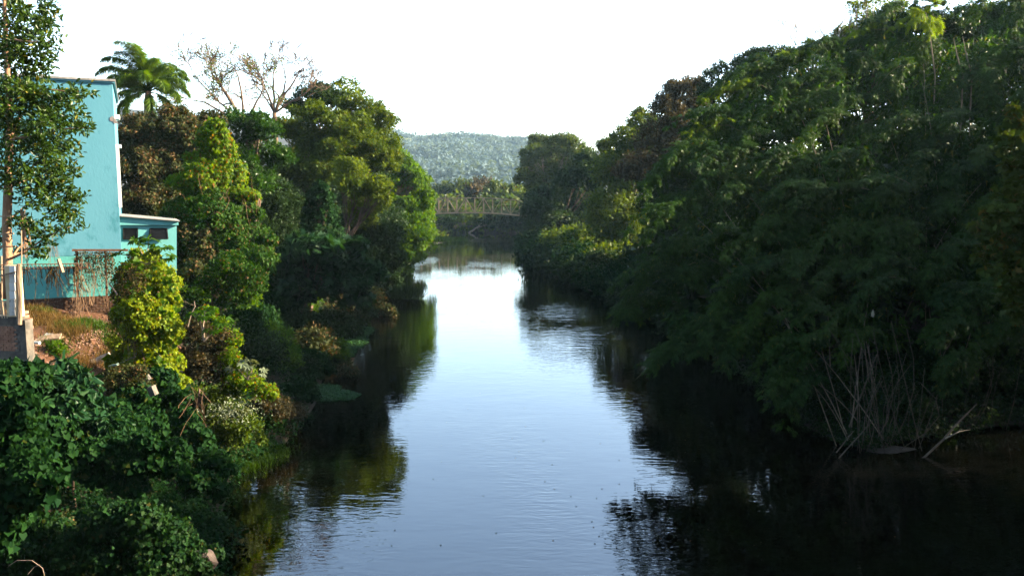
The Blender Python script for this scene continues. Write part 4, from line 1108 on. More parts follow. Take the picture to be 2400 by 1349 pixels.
MB().tube([P(440, 765, 30.8), P(448, 735, 30.7), P(457, 718, 30.7), P(455, 705, 30.7)], [.025, .022, .016, .008], 5).build('wood', BARK_PALE, dt)

# shaded vines in the near left corner
vw = tree('vine_wall', 'tall dark green heart leaved vine wall at the lower left edge', 'vine mass', 15.5, [(10, 905, 70), (45, 965, 62), (20, 1040, 80), (70, 1060, 62), (40, 1140, 80), (-60, 960, 100), (100, 1120, 60), (-40, 1200, 110), (40, 870, 36)],
     M_IVY, .11, 1.9, None, tmpl=L_HEART, style='ivy', puff=.22, wl=.95)
tree('vine_slope', 'tangled vines covering the shaded slope below the red earth plot', 'vine mass', 24.5, [(205, 1010, 50, .9, 24), (265, 960, 40, .9, 25.5), (310, 930, 44, .9, 26.5), (290, 1010, 50, .9, 25), (350, 990, 46, .9, 26), (120, 1020, 60, .9, 20.5), (60, 890, 50, .9, 21), (100, 940, 50, .9, 21.5), (170, 980, 44, .9, 22.5)],
     M_IVY, .115, 2.2, None, tmpl=L_HEART, style='ivy', puff=.22, wl=.9)
tree('dry_bramble', 'brownish tangle of dry bramble under the broken gutter', 'bramble', 26.8, [(270, 890, 36, .8), (310, 880, 34, .8), (240, 900, 28, .7), (330, 910, 30), (285, 930, 34)], M_BROWN, .08, 2.0, None, puff=.25, lmin=1.8)
def front_leaves(parent, outline, D, n, Lr, mat, tm, wl):
    q = []
    while len(q) < n:
        x, y, r = outline[int(R.integers(0, len(outline)))]
        aa = R.uniform(0, 2*math.pi); t = R.random()**.5
        px, py = x+math.cos(aa)*r*t, y+math.sin(aa)*r*t
        if px < -5 or py > 1355: continue
        q.append(P(px, py, D-r*D/F*math.sqrt(max(0, 1-t*t))*.95-.12))
    q = np.array(q)
    single_leaves(parent, q, nrm(np.array([.15, -.25, -.8])+R.normal(0, .5, (n, 3))), nrm(np.array([.15, -.75, .6])+R.normal(0, .35, (n, 3))), R.uniform(*Lr, n), mat, tm, wl)
front_leaves(vw, [(10, 905, 70), (45, 965, 62), (20, 1040, 80), (70, 1060, 62), (40, 1140, 80)], 15.5, 260, (.09, .16), M_IVY, L_HEART, .95)
tree('broadleaf_bush', 'dark broad leaved bush under the red earth plot', 'shrub', 22, [(130, 900, 44), (180, 895, 44), (215, 930, 32), (150, 950, 46), (110, 960, 30), (200, 970, 34), (95, 880, 26), (155, 868, 26)],
     M_CASTOR, .22, 1.6, BARK, .04, tmpl=L_OVATE, wl=.5, puff=.34, style='droop')
tree('broadleaf_bush', 'small dark broad leaved bush beside the white chipped block', 'shrub', 22.5, [(262, 990, 34), (285, 1015, 30), (245, 1020, 26)], M_CASTOR, .20, 1.6, BARK, .03, tmpl=L_OVATE, wl=.5, puff=.34, style='droop')
v2 = tree('vine_bank', 'trailing vine band crossing the shaded near slope', 'vine mass', 21.5, [(210, 1060, 44), (270, 1050, 44), (330, 1085, 50), (400, 1095, 46), (455, 1130, 42), (490, 1130, 30), (340, 1030, 34), (150, 1090, 50), (410, 1050, 36), (520, 1150, 24, .8, 22.5), (540, 1100, 22, .8, 25), (220, 1110, 50), (300, 1130, 50)],
     M_IVY, .10, 2.0, None, tmpl=L_HEART, style='ivy', puff=.22, wl=.95)
v3 = tree('vine_dome', 'rounded dome of dark vines at the bottom edge by the water', 'vine mass', 17.5, [(250, 1225, 70), (330, 1215, 66), (400, 1250, 60), (180, 1290, 80), (280, 1300, 90), (370, 1310, 84), (440, 1290, 44), (460, 1335, 40), (500, 1290, 24, .8, 18.6), (492, 1345, 26, .8, 17.6), (505, 1215, 24, .8, 20.5), (100, 1270, 70), (20, 1320, 90)],
     M_HERB, .08, 2.0, None, tmpl=L_DIAM, style='ivy', puff=.24, wl=.8, lmin=2.0)
front_leaves(v3, [(250, 1225, 70), (330, 1215, 66), (400, 1250, 60), (280, 1300, 90), (370, 1310, 84)], 17.5, 200, (.06, .12), M_IVY, L_HEART, .95)
rk = P(470, 1318, 18.2)
bm_ = MB(); vs = []; fs = []
nu, nv = 12, 8
for iv in range(nv+1):
    for iu in range(nu):
        th = math.pi*iv/nv; ph = 2*math.pi*iu/nu
        r = 1+float(fbm(math.cos(ph)*1.3*math.sin(th)+3, math.sin(ph)*1.3+math.cos(th)*1.3, 77))*.8
        vs.append(rk+np.array([math.sin(th)*math.cos(ph)*.40, math.sin(th)*math.sin(ph)*.42, math.cos(th)*.32])*r)
for iv in range(nv):
    for iu in range(nu): fs.append((iv*nu+iu, iv*nu+(iu+1) % nu, (iv+1)*nu+(iu+1) % nu, (iv+1)*nu+iu))
o = obj('boulder', vs, fs, surf('boulder_rock', (.035, .027, .022), (.08, .06, .05), 3, bump=.8)); tagp(o, 'brown boulder in the dark vines at the bottom edge', 'rock')
tw = thing('bare_twig', P(60, 1345, 15), 'pale curved bare twig in the bottom left corner', 'dead branch')
MB().tube([P(20, 1325, 15), P(40, 1312, 15), P(75, 1312, 15), P(100, 1330, 15), P(105, 1350, 15)], .006, 4).build('wood', BARK_PALE, tw)
MB().tube([P(65, 1345, 15), P(80, 1328, 15), P(93, 1322, 15)], .005, 4).build('side_twig', BARK_PALE, tw)

# ------------------------------------------------------------------ truss footbridge
DB = 232.0
br = thing('truss_footbridge', (0, DB, 0), 'rusty steel truss footbridge crossing the river in the distance', 'bridge')
STEEL = surf('bridge_steel', (.17, .12, .078), (.32, .225, .145), 1.5, rough=.7, bump=.2)
xc = P(1105, 480, DB)[0]; ztop = P(1105, 463.5, DB)[2]; zdk = P(1105, 498.5, DB)[2]
def bz_(x, z): return z-.0042*(x-xc)**2*(1 if x > xc else .5)
sp = 2.56; xs = [xc+sp*(k+.35) for k in range(-8, 12)]
for side, yy in ((0, DB-.9), (1, DB+.9)):
    for k in range(len(xs)-1):
        MB().beam((xs[k], yy, bz_(xs[k], ztop)), (xs[k+1], yy, bz_(xs[k+1], ztop)), .26, .24).build('top_chord', STEEL, br)
        MB().beam((xs[k], yy, bz_(xs[k], zdk)), (xs[k+1], yy, bz_(xs[k+1], zdk)), .26, .34).build('bottom_chord', STEEL, br)
        if k % 2: a_, b_ = (xs[k], ztop), (xs[k+1], zdk)
        else: a_, b_ = (xs[k], zdk), (xs[k+1], ztop)
        MB().beam((a_[0], yy+.02, bz_(a_[0], a_[1])), (b_[0], yy+.02, bz_(b_[0], b_[1])), .17, .15).build('diagonal', STEEL, br)
    for k in range(len(xs)):
        MB().beam((xs[k], yy-.01, bz_(xs[k], zdk)), (xs[k], yy-.01, bz_(xs[k], ztop)), .25, .20, up=(0, 1, 0)).build('upright', STEEL, br)
for k in range(len(xs)-1):
    MB().beam((xs[k], DB, bz_(xs[k], zdk)), (xs[k+1], DB, bz_(xs[k+1], zdk)), 1.6, .12).build('deck_panel', WOOD, br)
m = MB()
for k in range(len(xs)-1):      # mesh railing
    for j in range(8):
        x = xs[k]+sp*j/8
        m.beam((x, DB-.82, bz_(x, zdk)), (x, DB-.82, bz_(x, zdk)+1.25), .03, .03, up=(0, 1, 0))
    for hh in (.35, .8, 1.25):
        m.beam((xs[k], DB-.82, bz_(xs[k], zdk)+hh), (xs[k+1], DB-.82, bz_(xs[k+1], zdk)+hh), .04, .04)
m.build('railing', STEEL, br)
for px in (1045, 1127):
    x = P(px, 480, DB)[0]
    lp = MB().tube([(x, DB-.9, bz_(x, ztop)), (x, DB-.9, bz_(x, ztop)+.75)], .06, 6).build('lamp_post', STEEL, br)
    MB().box((x, DB-.9, bz_(x, ztop)+.85), (.14, .14, .10)).build('lamp_head', WHITE, lp)
for x in (xs[0]-.5, xs[-1]+.5):
    MB().box((x, DB, bz_(x, zdk)/2-1), (.6, 1.4, bz_(x, zdk)/2+.85)).build('abutment', CONC, br)

# ------------------------------------------------------------------ far trees behind the bridge
far = [('round tan crowned tree beyond the left end of the bridge', 285, [(1035, 448, 26), (1015, 468, 28), (1055, 465, 28)]), ('yellow green tree behind the bridge left of its middle', 290, [(1080, 443, 26), (1065, 458, 26), (1098, 462, 30)]),
       ('greyish dry tree behind the middle of the bridge', 296, [(1130, 436, 26), (1115, 450, 26), (1145, 455, 28)]), ('olive tree behind the bridge right of its middle', 288, [(1165, 448, 28), (1185, 462, 28), (1150, 468, 26)]),
       ('dark green tree beyond the right end of the bridge', 280, [(1205, 462, 30), (1225, 485, 34), (1245, 460, 30)]), ('low dark tree under the bridge at its left end', 252, [(1025, 515, 24), (1050, 522, 22), (1005, 500, 26)]),
       ('sun flecked tree seen under the middle of the bridge', 256, [(1095, 510, 24), (1075, 522, 22), (1120, 518, 22)]), ('dark bush by the far bank under the right half of the bridge', 250, [(1150, 520, 24), (1180, 518, 28), (1135, 530, 18)]),
       ('dark tree on the far bank where the river bends right', 244, [(1215, 520, 30), (1245, 515, 36), (1200, 535, 20)]), ('tall hazy tree left behind the bend foliage', 276, [(985, 455, 30), (960, 470, 34), (1000, 480, 30)])]
mats = [M_FAR, M_FAR, M_BROWNTREE, M_FAR, M_OLIVE, M_DARK, M_OLIVE, M_DARK, M_DARK, M_OLIVE]
for (lab, D, bl), mt in zip(far, mats):
    tree('riverside_tree', lab, 'tree', D, bl, mt, .4, 2.4, BARK_PALE, .3, puff=.32, lmin=2.2, group='trees beyond the footbridge')

# ------------------------------------------------------------------ right bank trees
tree('tall_light_tree', 'tall light green tree with brown patch right of the bridge', 'tree', 205, [(1290, 345, 40, .7), (1250, 362, 34, .7), (1340, 358, 42, .7), (1300, 400, 55), (1245, 420, 36), (1365, 395, 40), (1320, 330, 30, .6), (1270, 335, 28, .6), (1290, 450, 55), (1240, 400, 28), (1375, 360, 18)],
     M_FAR, .3, 2.1, BARK_PALE, .3, puff=.26, lmin=2.0)
tree('dark_bank_tree', 'dark tree over the water right of the footbridge end', 'tree', 158, [(1400, 405, 52), (1350, 470, 66), (1290, 520, 56), (1255, 490, 36), (1400, 520, 72), (1290, 570, 46), (1270, 460, 30), (1330, 420, 34)],
     M_DARK, .24, 2.3, BARK, .3, puff=.28, lmin=2.1)
tree('stepped_dark_tree', 'dark green tree whose top steps up towards the reddish tree', 'tree', 128, [(1470, 330, 38), (1440, 352, 38), (1505, 300, 40), (1470, 410, 76), (1530, 370, 60), (1450, 510, 84), (1390, 580, 62), (1490, 585, 80), (1500, 270, 18)],
     M_OLIVE, .2, 2.3, BARK, .3, puff=.28, lmin=2.1)
tree('reddish_tree', 'reddish brown leaved tree against the sky on the right bank', 'tree', 112, [(1600, 230, 44), (1565, 258, 38), (1622, 202, 28), (1548, 330, 56), (1600, 300, 48), (1580, 210, 20), (1640, 195, 14), (1520, 400, 60), (1640, 260, 40)],
     M_BROWNTREE, .18, 2.2, BARK, .3, puff=.26, lmin=2.0)
tree('umbrella_tree', 'dark umbrella crowned tree on the right skyline', 'tree', 94, [(1760, 145, 42, .5), (1705, 165, 40, .55), (1815, 125, 36, .45), (1680, 215, 46, .6), (1740, 205, 50, .6), (1790, 180, 50, .6), (1665, 180, 20), (1700, 290, 60), (1680, 350, 70), (1850, 130, 30, .5)],
     M_DARK, .17, 1.9, BARK, .28, puff=.26, lmin=2.0, inner=.08)
tree('sparse_grey_tree', 'sparse grey green hillside tree above the bamboo', 'tree', 82, [(1930, 110, 40, .6), (1890, 135, 38, .6), (1980, 95, 42, .6), (2030, 75, 44, .8), (1960, 150, 50), (2060, 110, 44), (1860, 170, 40)],
     M_OLIVE, .16, 1.5, BARK_PALE, .2, puff=.26, lmin=1.9, inner=.1)
tree('feathery_skyline_tree', 'feathery yellow green tree touching the top edge on the right', 'tree', 78, [(2020, 30, 26), (2050, 10, 28), (1995, 15, 18, .6), (2080, 40, 34), (2040, 55, 26), (2110, 20, 26)],
     M_FEATH, .15, 1.1, BARK_PALE, .18, puff=.3, lmin=1.9, inner=.03)
tree('dark_hill_tree', 'dark tree on the top right skyline', 'tree', 66, [(2320, 55, 50), (2380, 45, 60), (2270, 40, 36), (2350, 110, 70), (2430, 80, 80)], M_SHINY, .16, 2.2, BARK, .25, puff=.3, lmin=2.0)
tree('dark_hill_tree', 'leafy dark tree filling the slope behind the upper bamboo', 'tree', 63, [(2000, 150, 70), (2090, 130, 70), (2180, 120, 70), (2150, 210, 80), (2050, 220, 80), (1960, 210, 70), (2260, 160, 70), (2240, 90, 50), (1900, 230, 60), (2130, 60, 44), (1765, 195, 44), (1835, 215, 50), (1840, 280, 60), (1930, 300, 60), (1990, 330, 60), (1740, 260, 50), (2330, 200, 70), (2240, 250, 70)], M_DARK, .22, 2.0, BARK, .25, puff=.3, lmin=2.3)
for px, D, lab in ((1855, 84, 'small bare sapling on the skyline above the bamboo, leftmost'), (1950, 82, 'thin bare tree among the grey green foliage')):
    b0 = np.array([P(px, 200, D)[0], D, H(P(px, 200, D)[0], D)])
    bare_tree('bare_sapling', lab, b0, P(px, 140, D), [(P(px-8, 105, D), .05), (P(px+9, 108, D), .045)], BARK_PALE, 4, None, 0, r0=.09, ln=1.0, shrink=.8, rmin=.024)
for px, py, r, D0, mt, lab in ((1290, 590, 30, 150, M_DARK, 'dark bush at the right waterline near the rapids'), (1330, 620, 44, 124, M_DARK, 'rounded dark bush farther up the right bank'), (1420, 640, 56, 100, M_DARK, 'wide dark bush at the middle of the right bank'),
        (1520, 640, 66, 86, M_IVY, 'leafy dark bush behind the bamboo tips'), (1620, 640, 80, 74, M_DARK, 'deep shaded bush inside the bamboo overhang'), (1360, 560, 40, 135, M_OLIVE, 'bush with small sun flecks under the dark bank tree'),
        (1740, 700, 90, 62, M_DARK, 'lower shaded bush behind the bamboo stems'), (1590, 440, 80, 72, M_DARK, 'dark thicket filling the notch between reddish tree and bamboo'), (1690, 380, 80, 70, M_DARK, 'dark thicket under the umbrella tree'), (1640, 500, 90, 84, M_DARK, 'tall shaded thicket behind the bamboo'), (1860, 620, 100, 60, M_DARK, 'high shaded thicket deep behind the bamboo')):
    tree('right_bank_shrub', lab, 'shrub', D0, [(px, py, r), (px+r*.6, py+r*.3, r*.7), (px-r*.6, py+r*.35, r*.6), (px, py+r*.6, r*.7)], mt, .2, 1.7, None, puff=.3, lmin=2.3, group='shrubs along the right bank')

def shrub_row(lab, group, spots, mats, leaf, rng=(1.0, 1.7)):
    leaf = leaf*1.15
    for x, y in spots:
        z = float(H(x, y)); r = R.uniform(*rng)*(1+y/200)
        mt = mats[int(R.integers(0, len(mats)))]
        tree('bank_shrub', lab, 'shrub', y, [], mt, leaf, 1.6, None, puff=.3, lmin=2.8, base=(x, y), group=group,
             blobs=[(np.array([x, y, z+r*.35]), (r, r, r*.75)), (np.array([x+R.uniform(-r, r)*.8, y-R.uniform(0, r)*.5, z+r*.1]), (r*.75, r*.75, r*.6))])
yy = [48, 54, 60, 66, 72, 78, 84, 90, 97, 104, 112, 120, 129, 139, 150, 162, 175, 188]
xr = lambda y: np.interp(y, [37, 50, 70, 87, 110, 127, 150, 170, 200], [14.2, 14.5, 13, 10.5, 6.4, 4, 3.2, 2.6, 3.4])
shrub_row('dark shrub in the shaded row along the right waterline', 'row of shrubs at the right waterline', [(float(xr(y))+R.uniform(.2, 1.2), y+R.uniform(-2, 2)) for y in yy], [M_DARK, M_DARK, M_IVY], .16, (1.1, 1.8))
shrub_row('taller dark shrub in the second row up the right bank', 'second row of shrubs on the right bank', [(float(xr(y))+R.uniform(3, 6.5), y+R.uniform(-3, 3)) for y in yy], [M_DARK, M_OLIVE, M_IVY], .18, (1.6, 2.6))
xl_ = lambda y: np.interp(y, [43, 51, 60, 72, 82, 92, 110, 131, 150, 175], [-10.6, -12, -13.4, -13.2, -14, -15, -17.6, -19.3, -20, -20])
shrub_row('shaded shrub in the row along the left waterline', 'row of shrubs at the left waterline', [(float(xl_(y))-R.uniform(.3, 1.3), y) for y in (47, 53, 57, 67, 70, 76, 81, 86, 92, 98, 106, 114, 124, 134, 146, 160)], [M_DARK, M_IVY, M_BROWN], .12, (.9, 1.4))
shrub_row('shaded shrub on the middle of the left slope', 'scattered shrubs on the middle left slope', [(float(xl_(y))-dx, y) for y, dx in ((44, 3.2), (47, 5), (50, 3.5), (53, 6), (56, 4), (60, 6), (62, 3.4), (66, 5.5), (70, 4), (75, 5), (80, 4), (86, 5), (49, 7.5), (42, 5.5))], [M_IVY, M_IVY, M_DARK, M_BRIGHT], .11, (1.0, 1.6))
for x, y, r in ((18, 48, 4), (17.5, 54, 4.5), (17, 60, 5), (19, 67, 5.5), (17.5, 75, 6), (21, 84, 6.5), (23, 55, 6), (29, 60, 7), (37, 56, 7), (34, 72, 8), (45, 66, 8), (26, 76, 6.5), (30, 90, 7.5), (43, 84, 8), (24, 96, 6), (50, 50, 8), (22, 66, 4.5), (34, 50, 6)):
    g0 = float(H(x, y)); z = g0+r*1.0
    tree('hillside_tree', 'dark tree on the right hillside hidden behind the bamboo', 'tree', 75, [], M_DARK, .8, 1.3, BARK, .3, puff=.32, tmpl=L_DIAM, base=(x, y), group='trees on the hillside behind the bamboo',
         blobs=[(np.array([x, y, z]), (r*.8, r*.8, r*.6)), (np.array([x-r*.4, y+1, z-r*.5]), (r*.7, r*.7, r*.55)), (np.array([x+r*.5, y-2, z-r*.4]), (r*.7, r*.7, r*.55))])

# ------------------------------------------------------------------ bamboo
def plume_leaves(Sx, E, n, L=.21, Wd=.030, rise=.22, width=1.0, tintb=0.):
    Sx = np.array(Sx, float); E = np.array(E, float); d = E-Sx; ln = np.linalg.norm(d)
    C = (Sx+E)/2+np.array([0, 0, ln*rise])+d*.12
    ntw = int(max(20, n/34))
    t = R.uniform(.05, 1, ntw)**.85
    b = lambda t: (1-t)[:, None]**2*Sx+2*((1-t)*t)[:, None]*C+(t**2)[:, None]*E
    o = b(t); tg = nrm(b(np.minimum(t+.02, 1.02))-b(t))
    lat = nrm(np.cross(tg, (0, 0, 1.)))
    sgn = R.uniform(-1, 1, ntw)[:, None]
    td = nrm(tg*.65+lat*sgn*1.1+np.array([0, 0, .30])+R.normal(0, .25, (ntw, 3)))
    tl = width*R.uniform(.4, 1.05, ntw)*(1-.45*t)
    k = np.repeat(np.arange(ntw), 34); s = R.uniform(.15, 1, len(k))**.8
    dr = np.array([0, 0, -1.])
    q = o[k]+td[k]*(tl[k]*s)[:, None]+dr*(tl[k]*s**2*.30)[:, None]+R.normal(0, .035, (len(k), 3))
    tdir = nrm(td[k]+dr*(.55*s)[:, None])
    side = nrm(np.cross(tdir, (0, 0, 1.)))
    ax = nrm(tdir*.8+side*R.uniform(-1.0, 1.0, (len(k), 1))+dr*.30+R.normal(0, .18, (len(k), 3)))
    nn = nrm(np.array([0, -.15, 1.])+R.normal(0, .33, (len(k), 3)))
    tt = np.clip(.38+tintb+R.normal(0, .08)+(t[k]*.15)+R.normal(0, .16, len(k)), 0, .93)
    tt = np.where(R.random(len(k)) > .985, .99, tt)
    return q, ax, nn, tt, L*R.uniform(.7, 1.25, len(k)), np.full(len(k), Wd), (Sx, C, E)
def bamboo(name, label, base, tips, npl, group=None, dirf=None, fills=(), nculm=10, mat=M_BAMB, blade=1.0, crange=.8):
    root = thing(name, base, label, 'bamboo', group)
    A = [[] for _ in range(6)]
    for (px, py, D) in tips:
        dx, dy, dd = dirf(px, py)
        kk = R.uniform(.6, .95)
        Sx = P(px+dx*kk, py+dy*kk, D+dd)
        tb_ = R.normal(0, .12)
        for sub in range(4):        # a plume is a fan of sprays from one stem: a rounded mound
            E = P(px, py, D) if sub == 0 else P(px+R.normal(8, 24), py+R.normal(-6, 24), D+R.uniform(-.5, 1.2))
            r = plume_leaves(Sx, E, int(npl*(.44 if sub == 0 else .22)*R.uniform(.8, 1.2)), tintb=tb_, Wd=.068*blade, L=.19*blade, width=R.uniform(.7, 1.05), rise=R.uniform(.2, .42))
            for k in range(6): A[k].append(r[k])
        if R.random() < .35:
            Sx, C, E = r[6]
            pts = [(1-t)**2*Sx+2*t*(1-t)*C+t*t*E for t in np.linspace(0, .9, 6)]
            MB().tube(pts, [.022, .019, .015, .011, .008, .004], 4).build('branch', BAMBOO, root)
    q, a, n, t, l, w = [np.concatenate(x) for x in A]
    ok = q[:, 2] > .03
    build_leaves('foliage', q[ok], a[ok], n[ok], l[ok], w[ok], mat, root, L_BLADE, t[ok], kind='stuff')
    NLEAF[0] += 2*len(q)
    if fills:
        bl = [(P(x, y, D), (r*D/F, r*D/F*.9, r*D/F*.9)) for x, y, r, D in fills]
        q, a, n, t, s = blob_leaves(bl, .34, 1.1, .34, 'droop', .28, inner=.25)
        ok = q[:, 2] > .1
        build_leaves('inner_foliage', q[ok], a[ok], n[ok], (.34*s)[ok], (.11*s)[ok], mat, root, L_BLADE, t[ok], kind='stuff')
        NLEAF[0] += 2*len(q)
    for k in range(max(3, nculm//3)):
        px, py, D = tips[int(R.integers(0, len(tips)))]
        e = P(px+60, py-20, D+1.5); b = np.array(base)+R.normal(0, crange, 3)*np.array([1, 1, 0]); b[2] = max(float(H(b[0], b[1])), 0)-.05
        mid = b+(e-b)*.45+np.array([0, 0, abs(e[2]-b[2])*.28])
        pts = [(1-u)**2*b+2*u*(1-u)*mid+u*u*e for u in np.linspace(0, 1, 9)]
        MB().tube(pts, list(np.linspace(.026, .010, 9)), 5).build('culm', BAMBOO, root, smooth=True)
    return root
tipsA = [(1448, 735, 40), (1470, 690, 40), (1500, 640, 40), (1535, 850, 37), (1575, 835, 37), (1620, 830, 37), (1690, 850, 36.5), (1510, 560, 41), (1555, 690, 40), (1610, 650, 39.5),
         (1670, 730, 38), (1510, 460, 43), (1575, 520, 42), (1650, 570, 40), (1740, 650, 38.5), (1595, 395, 44), (1545, 410, 44), (1690, 470, 42), (1770, 550, 40), (1840, 640, 38.5), (1760, 740, 37.5), (1640, 780, 37.5), (1560, 600, 41), (1700, 600, 39.5), (1530, 500, 42.5), (1630, 460, 43),
         (1820, 700, 38), (1720, 800, 37), (1480, 740, 40)]
tipsB = [(1605, 325, 46), (1640, 300, 47), (1690, 390, 44.5), (1780, 400, 43), (1860, 480, 41), (1930, 570, 39.5), (1990, 650, 38.5), (1640, 245, 49), (1720, 240, 49), (1750, 175, 51), (1800, 265, 47.5), (1880, 340, 45),
         (1960, 410, 43), (2040, 490, 41), (1860, 205, 49), (1950, 260, 47), (2050, 330, 45), (1900, 700, 38), (1880, 140, 52), (1750, 320, 46), (1840, 300, 47), (1920, 480, 42), (1820, 150, 52), (1700, 340, 46), (1850, 400, 44), (1800, 480, 42), (1620, 365, 45.5),
         (2000, 560, 40), (1770, 200, 50.5), (2060, 600, 39.5), (1830, 560, 40.5), (1950, 640, 39)]
tipsC = [(1800, 960, 35), (1840, 945, 35), (1790, 845, 36), (1870, 850, 36), (1930, 780, 36.5), (2010, 740, 37), (1860, 780, 37), (1980, 830, 36), (1820, 900, 35.5)]
tipsD = [(2120, 430, 43), (2200, 510, 42), (2120, 570, 40), (2000, 160, 51), (2100, 210, 49), (2200, 310, 46), (2280, 390, 44), (2290, 500, 42), (2200, 640, 39), (2100, 100, 54), (2180, 70, 54), (2300, 160, 50), (2380, 260, 47), (2060, 70, 56), (2280, 50, 55), (2390, 50, 55),
         (2380, 450, 43), (2150, 150, 52), (2230, 230, 49), (2340, 340, 46), (2050, 240, 49), (2020, 330, 47), (2150, 370, 45), (2240, 450, 43), (2080, 480, 42), (2380, 160, 51), (2330, 250, 48), (2160, 690, 39), (2260, 590, 41), (2100, 650, 39.5), (2020, 100, 54), (1960, 170, 52)]
tipsE = [(2200, 880, 35.5), (2230, 910, 35.5), (2260, 860, 36), (2190, 800, 36.5), (2230, 770, 37), (2300, 710, 38), (2340, 660, 39), (2250, 720, 37.5), (2380, 620, 40), (2320, 800, 37), (2380, 760, 38), (2200, 730, 37.5)]
lf_ = lambda px, py: (R.uniform(90, 190), R.uniform(-95, -5), R.uniform(1, 4))
def rt_(px, py): return (R.uniform(-90, 160), R.uniform(-110, -30), R.uniform(1, 4))
def dn_(px, py): return (R.uniform(20, 120), R.uniform(-120, -50), R.uniform(.5, 2))
bamboo('bamboo_clump', 'lower left bamboo mass with plumes drooping to the water', (15.6, 35.5, .5), tipsA, 5200, 'bamboo on the right bank', lf_, [(1700, 520, 110, 46), (1620, 620, 80, 44), (1760, 690, 80, 42), (1600, 760, 40, 39.5), (1820, 600, 100, 44)], 14)
bamboo('bamboo_clump', 'high middle bamboo mass with sunlit upper left edge', (17.0, 38.5, 1.2), tipsB, 5200, 'bamboo on the right bank', lf_, [(1780, 340, 120, 50), (1900, 260, 120, 52), (1950, 430, 130, 47), (1850, 520, 110, 45), (2000, 560, 110, 43), (1700, 420, 80, 48), (1900, 640, 80, 42)], 14)
bamboo('bamboo_clump', 'few low bamboo sprays hanging beside the standing canes', (16.2, 36.0, .6), tipsC, 2600, 'bamboo on the right bank', lambda x, y: (R.uniform(90, 150), R.uniform(-110, -60), 1.5), [(2000, 700, 90, 41), (2080, 640, 80, 42), (2060, 780, 70, 40)], 6)
bamboo('bamboo_clump', 'tall right bamboo mass reaching the top edge of the view', (22.0, 42.0, 3.5), tipsD, 5000, 'bamboo on the right bank', rt_, [(2120, 300, 130, 52), (2250, 420, 140, 48), (2300, 200, 130, 54), (2150, 520, 120, 46), (2350, 560, 130, 46), (2120, 150, 90, 56), (2200, 660, 100, 43), (2400, 350, 120, 50)], 14)
bamboo('bamboo_clump', 'weeping bamboo spray between the canes and the right edge', (22.5, 40.0, 2.5), tipsE, 4200, 'bamboo on the right bank', dn_, [(2300, 780, 90, 41), (2400, 700, 100, 42), (2250, 640, 90, 42), (2380, 850, 80, 41)], 8)
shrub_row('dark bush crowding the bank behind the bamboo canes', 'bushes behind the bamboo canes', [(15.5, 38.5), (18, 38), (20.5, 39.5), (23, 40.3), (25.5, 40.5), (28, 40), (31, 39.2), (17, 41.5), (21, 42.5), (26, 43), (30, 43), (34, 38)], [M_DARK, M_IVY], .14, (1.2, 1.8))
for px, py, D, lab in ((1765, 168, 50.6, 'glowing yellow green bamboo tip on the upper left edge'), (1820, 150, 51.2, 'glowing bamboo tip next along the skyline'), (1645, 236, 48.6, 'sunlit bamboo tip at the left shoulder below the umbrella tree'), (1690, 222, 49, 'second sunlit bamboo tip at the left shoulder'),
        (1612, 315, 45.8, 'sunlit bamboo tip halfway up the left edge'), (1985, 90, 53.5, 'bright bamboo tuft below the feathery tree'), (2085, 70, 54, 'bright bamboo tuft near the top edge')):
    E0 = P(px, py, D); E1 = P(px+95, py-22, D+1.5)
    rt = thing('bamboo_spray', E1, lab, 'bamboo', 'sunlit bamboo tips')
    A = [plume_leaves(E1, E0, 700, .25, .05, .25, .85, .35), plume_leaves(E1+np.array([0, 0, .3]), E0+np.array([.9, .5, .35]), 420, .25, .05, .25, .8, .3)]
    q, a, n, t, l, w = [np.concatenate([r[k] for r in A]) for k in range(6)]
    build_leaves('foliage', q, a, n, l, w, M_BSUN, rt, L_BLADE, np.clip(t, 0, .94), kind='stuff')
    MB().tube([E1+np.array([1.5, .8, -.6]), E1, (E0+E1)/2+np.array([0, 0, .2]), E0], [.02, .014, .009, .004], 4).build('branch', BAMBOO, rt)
# single tall culms with sunlit tops
for px, D, y0, lab in ((2170, 52, 30, 'tall bamboo culm with a glowing yellow tip'), (2235, 50, 90, 'slim pale bamboo culm standing clear of the foliage'), (2256, 51, 85, 'second slim pale culm to the right of its twin')):
    b = P(px+20, 210, D); rt = thing('bamboo_culm', (b[0], b[1], H(b[0], b[1])), lab, 'bamboo')
    MB().tube([(b[0]+.2, b[1], float(H(b[0], b[1]))), P(px+22, 180, D), P(px+8, y0+40, D), P(px, y0, D)], [.06, .045, .035, .015], 6).build('culm', BAMBOO, rt, smooth=True)
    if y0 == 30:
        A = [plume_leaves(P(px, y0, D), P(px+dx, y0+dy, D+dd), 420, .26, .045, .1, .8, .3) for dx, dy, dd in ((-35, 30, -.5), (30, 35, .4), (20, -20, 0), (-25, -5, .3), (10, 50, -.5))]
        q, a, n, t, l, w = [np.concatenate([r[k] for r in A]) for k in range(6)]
        build_leaves('foliage', q, a, n, l, w, M_BSUN, rt, L_BLADE, t, kind='stuff')
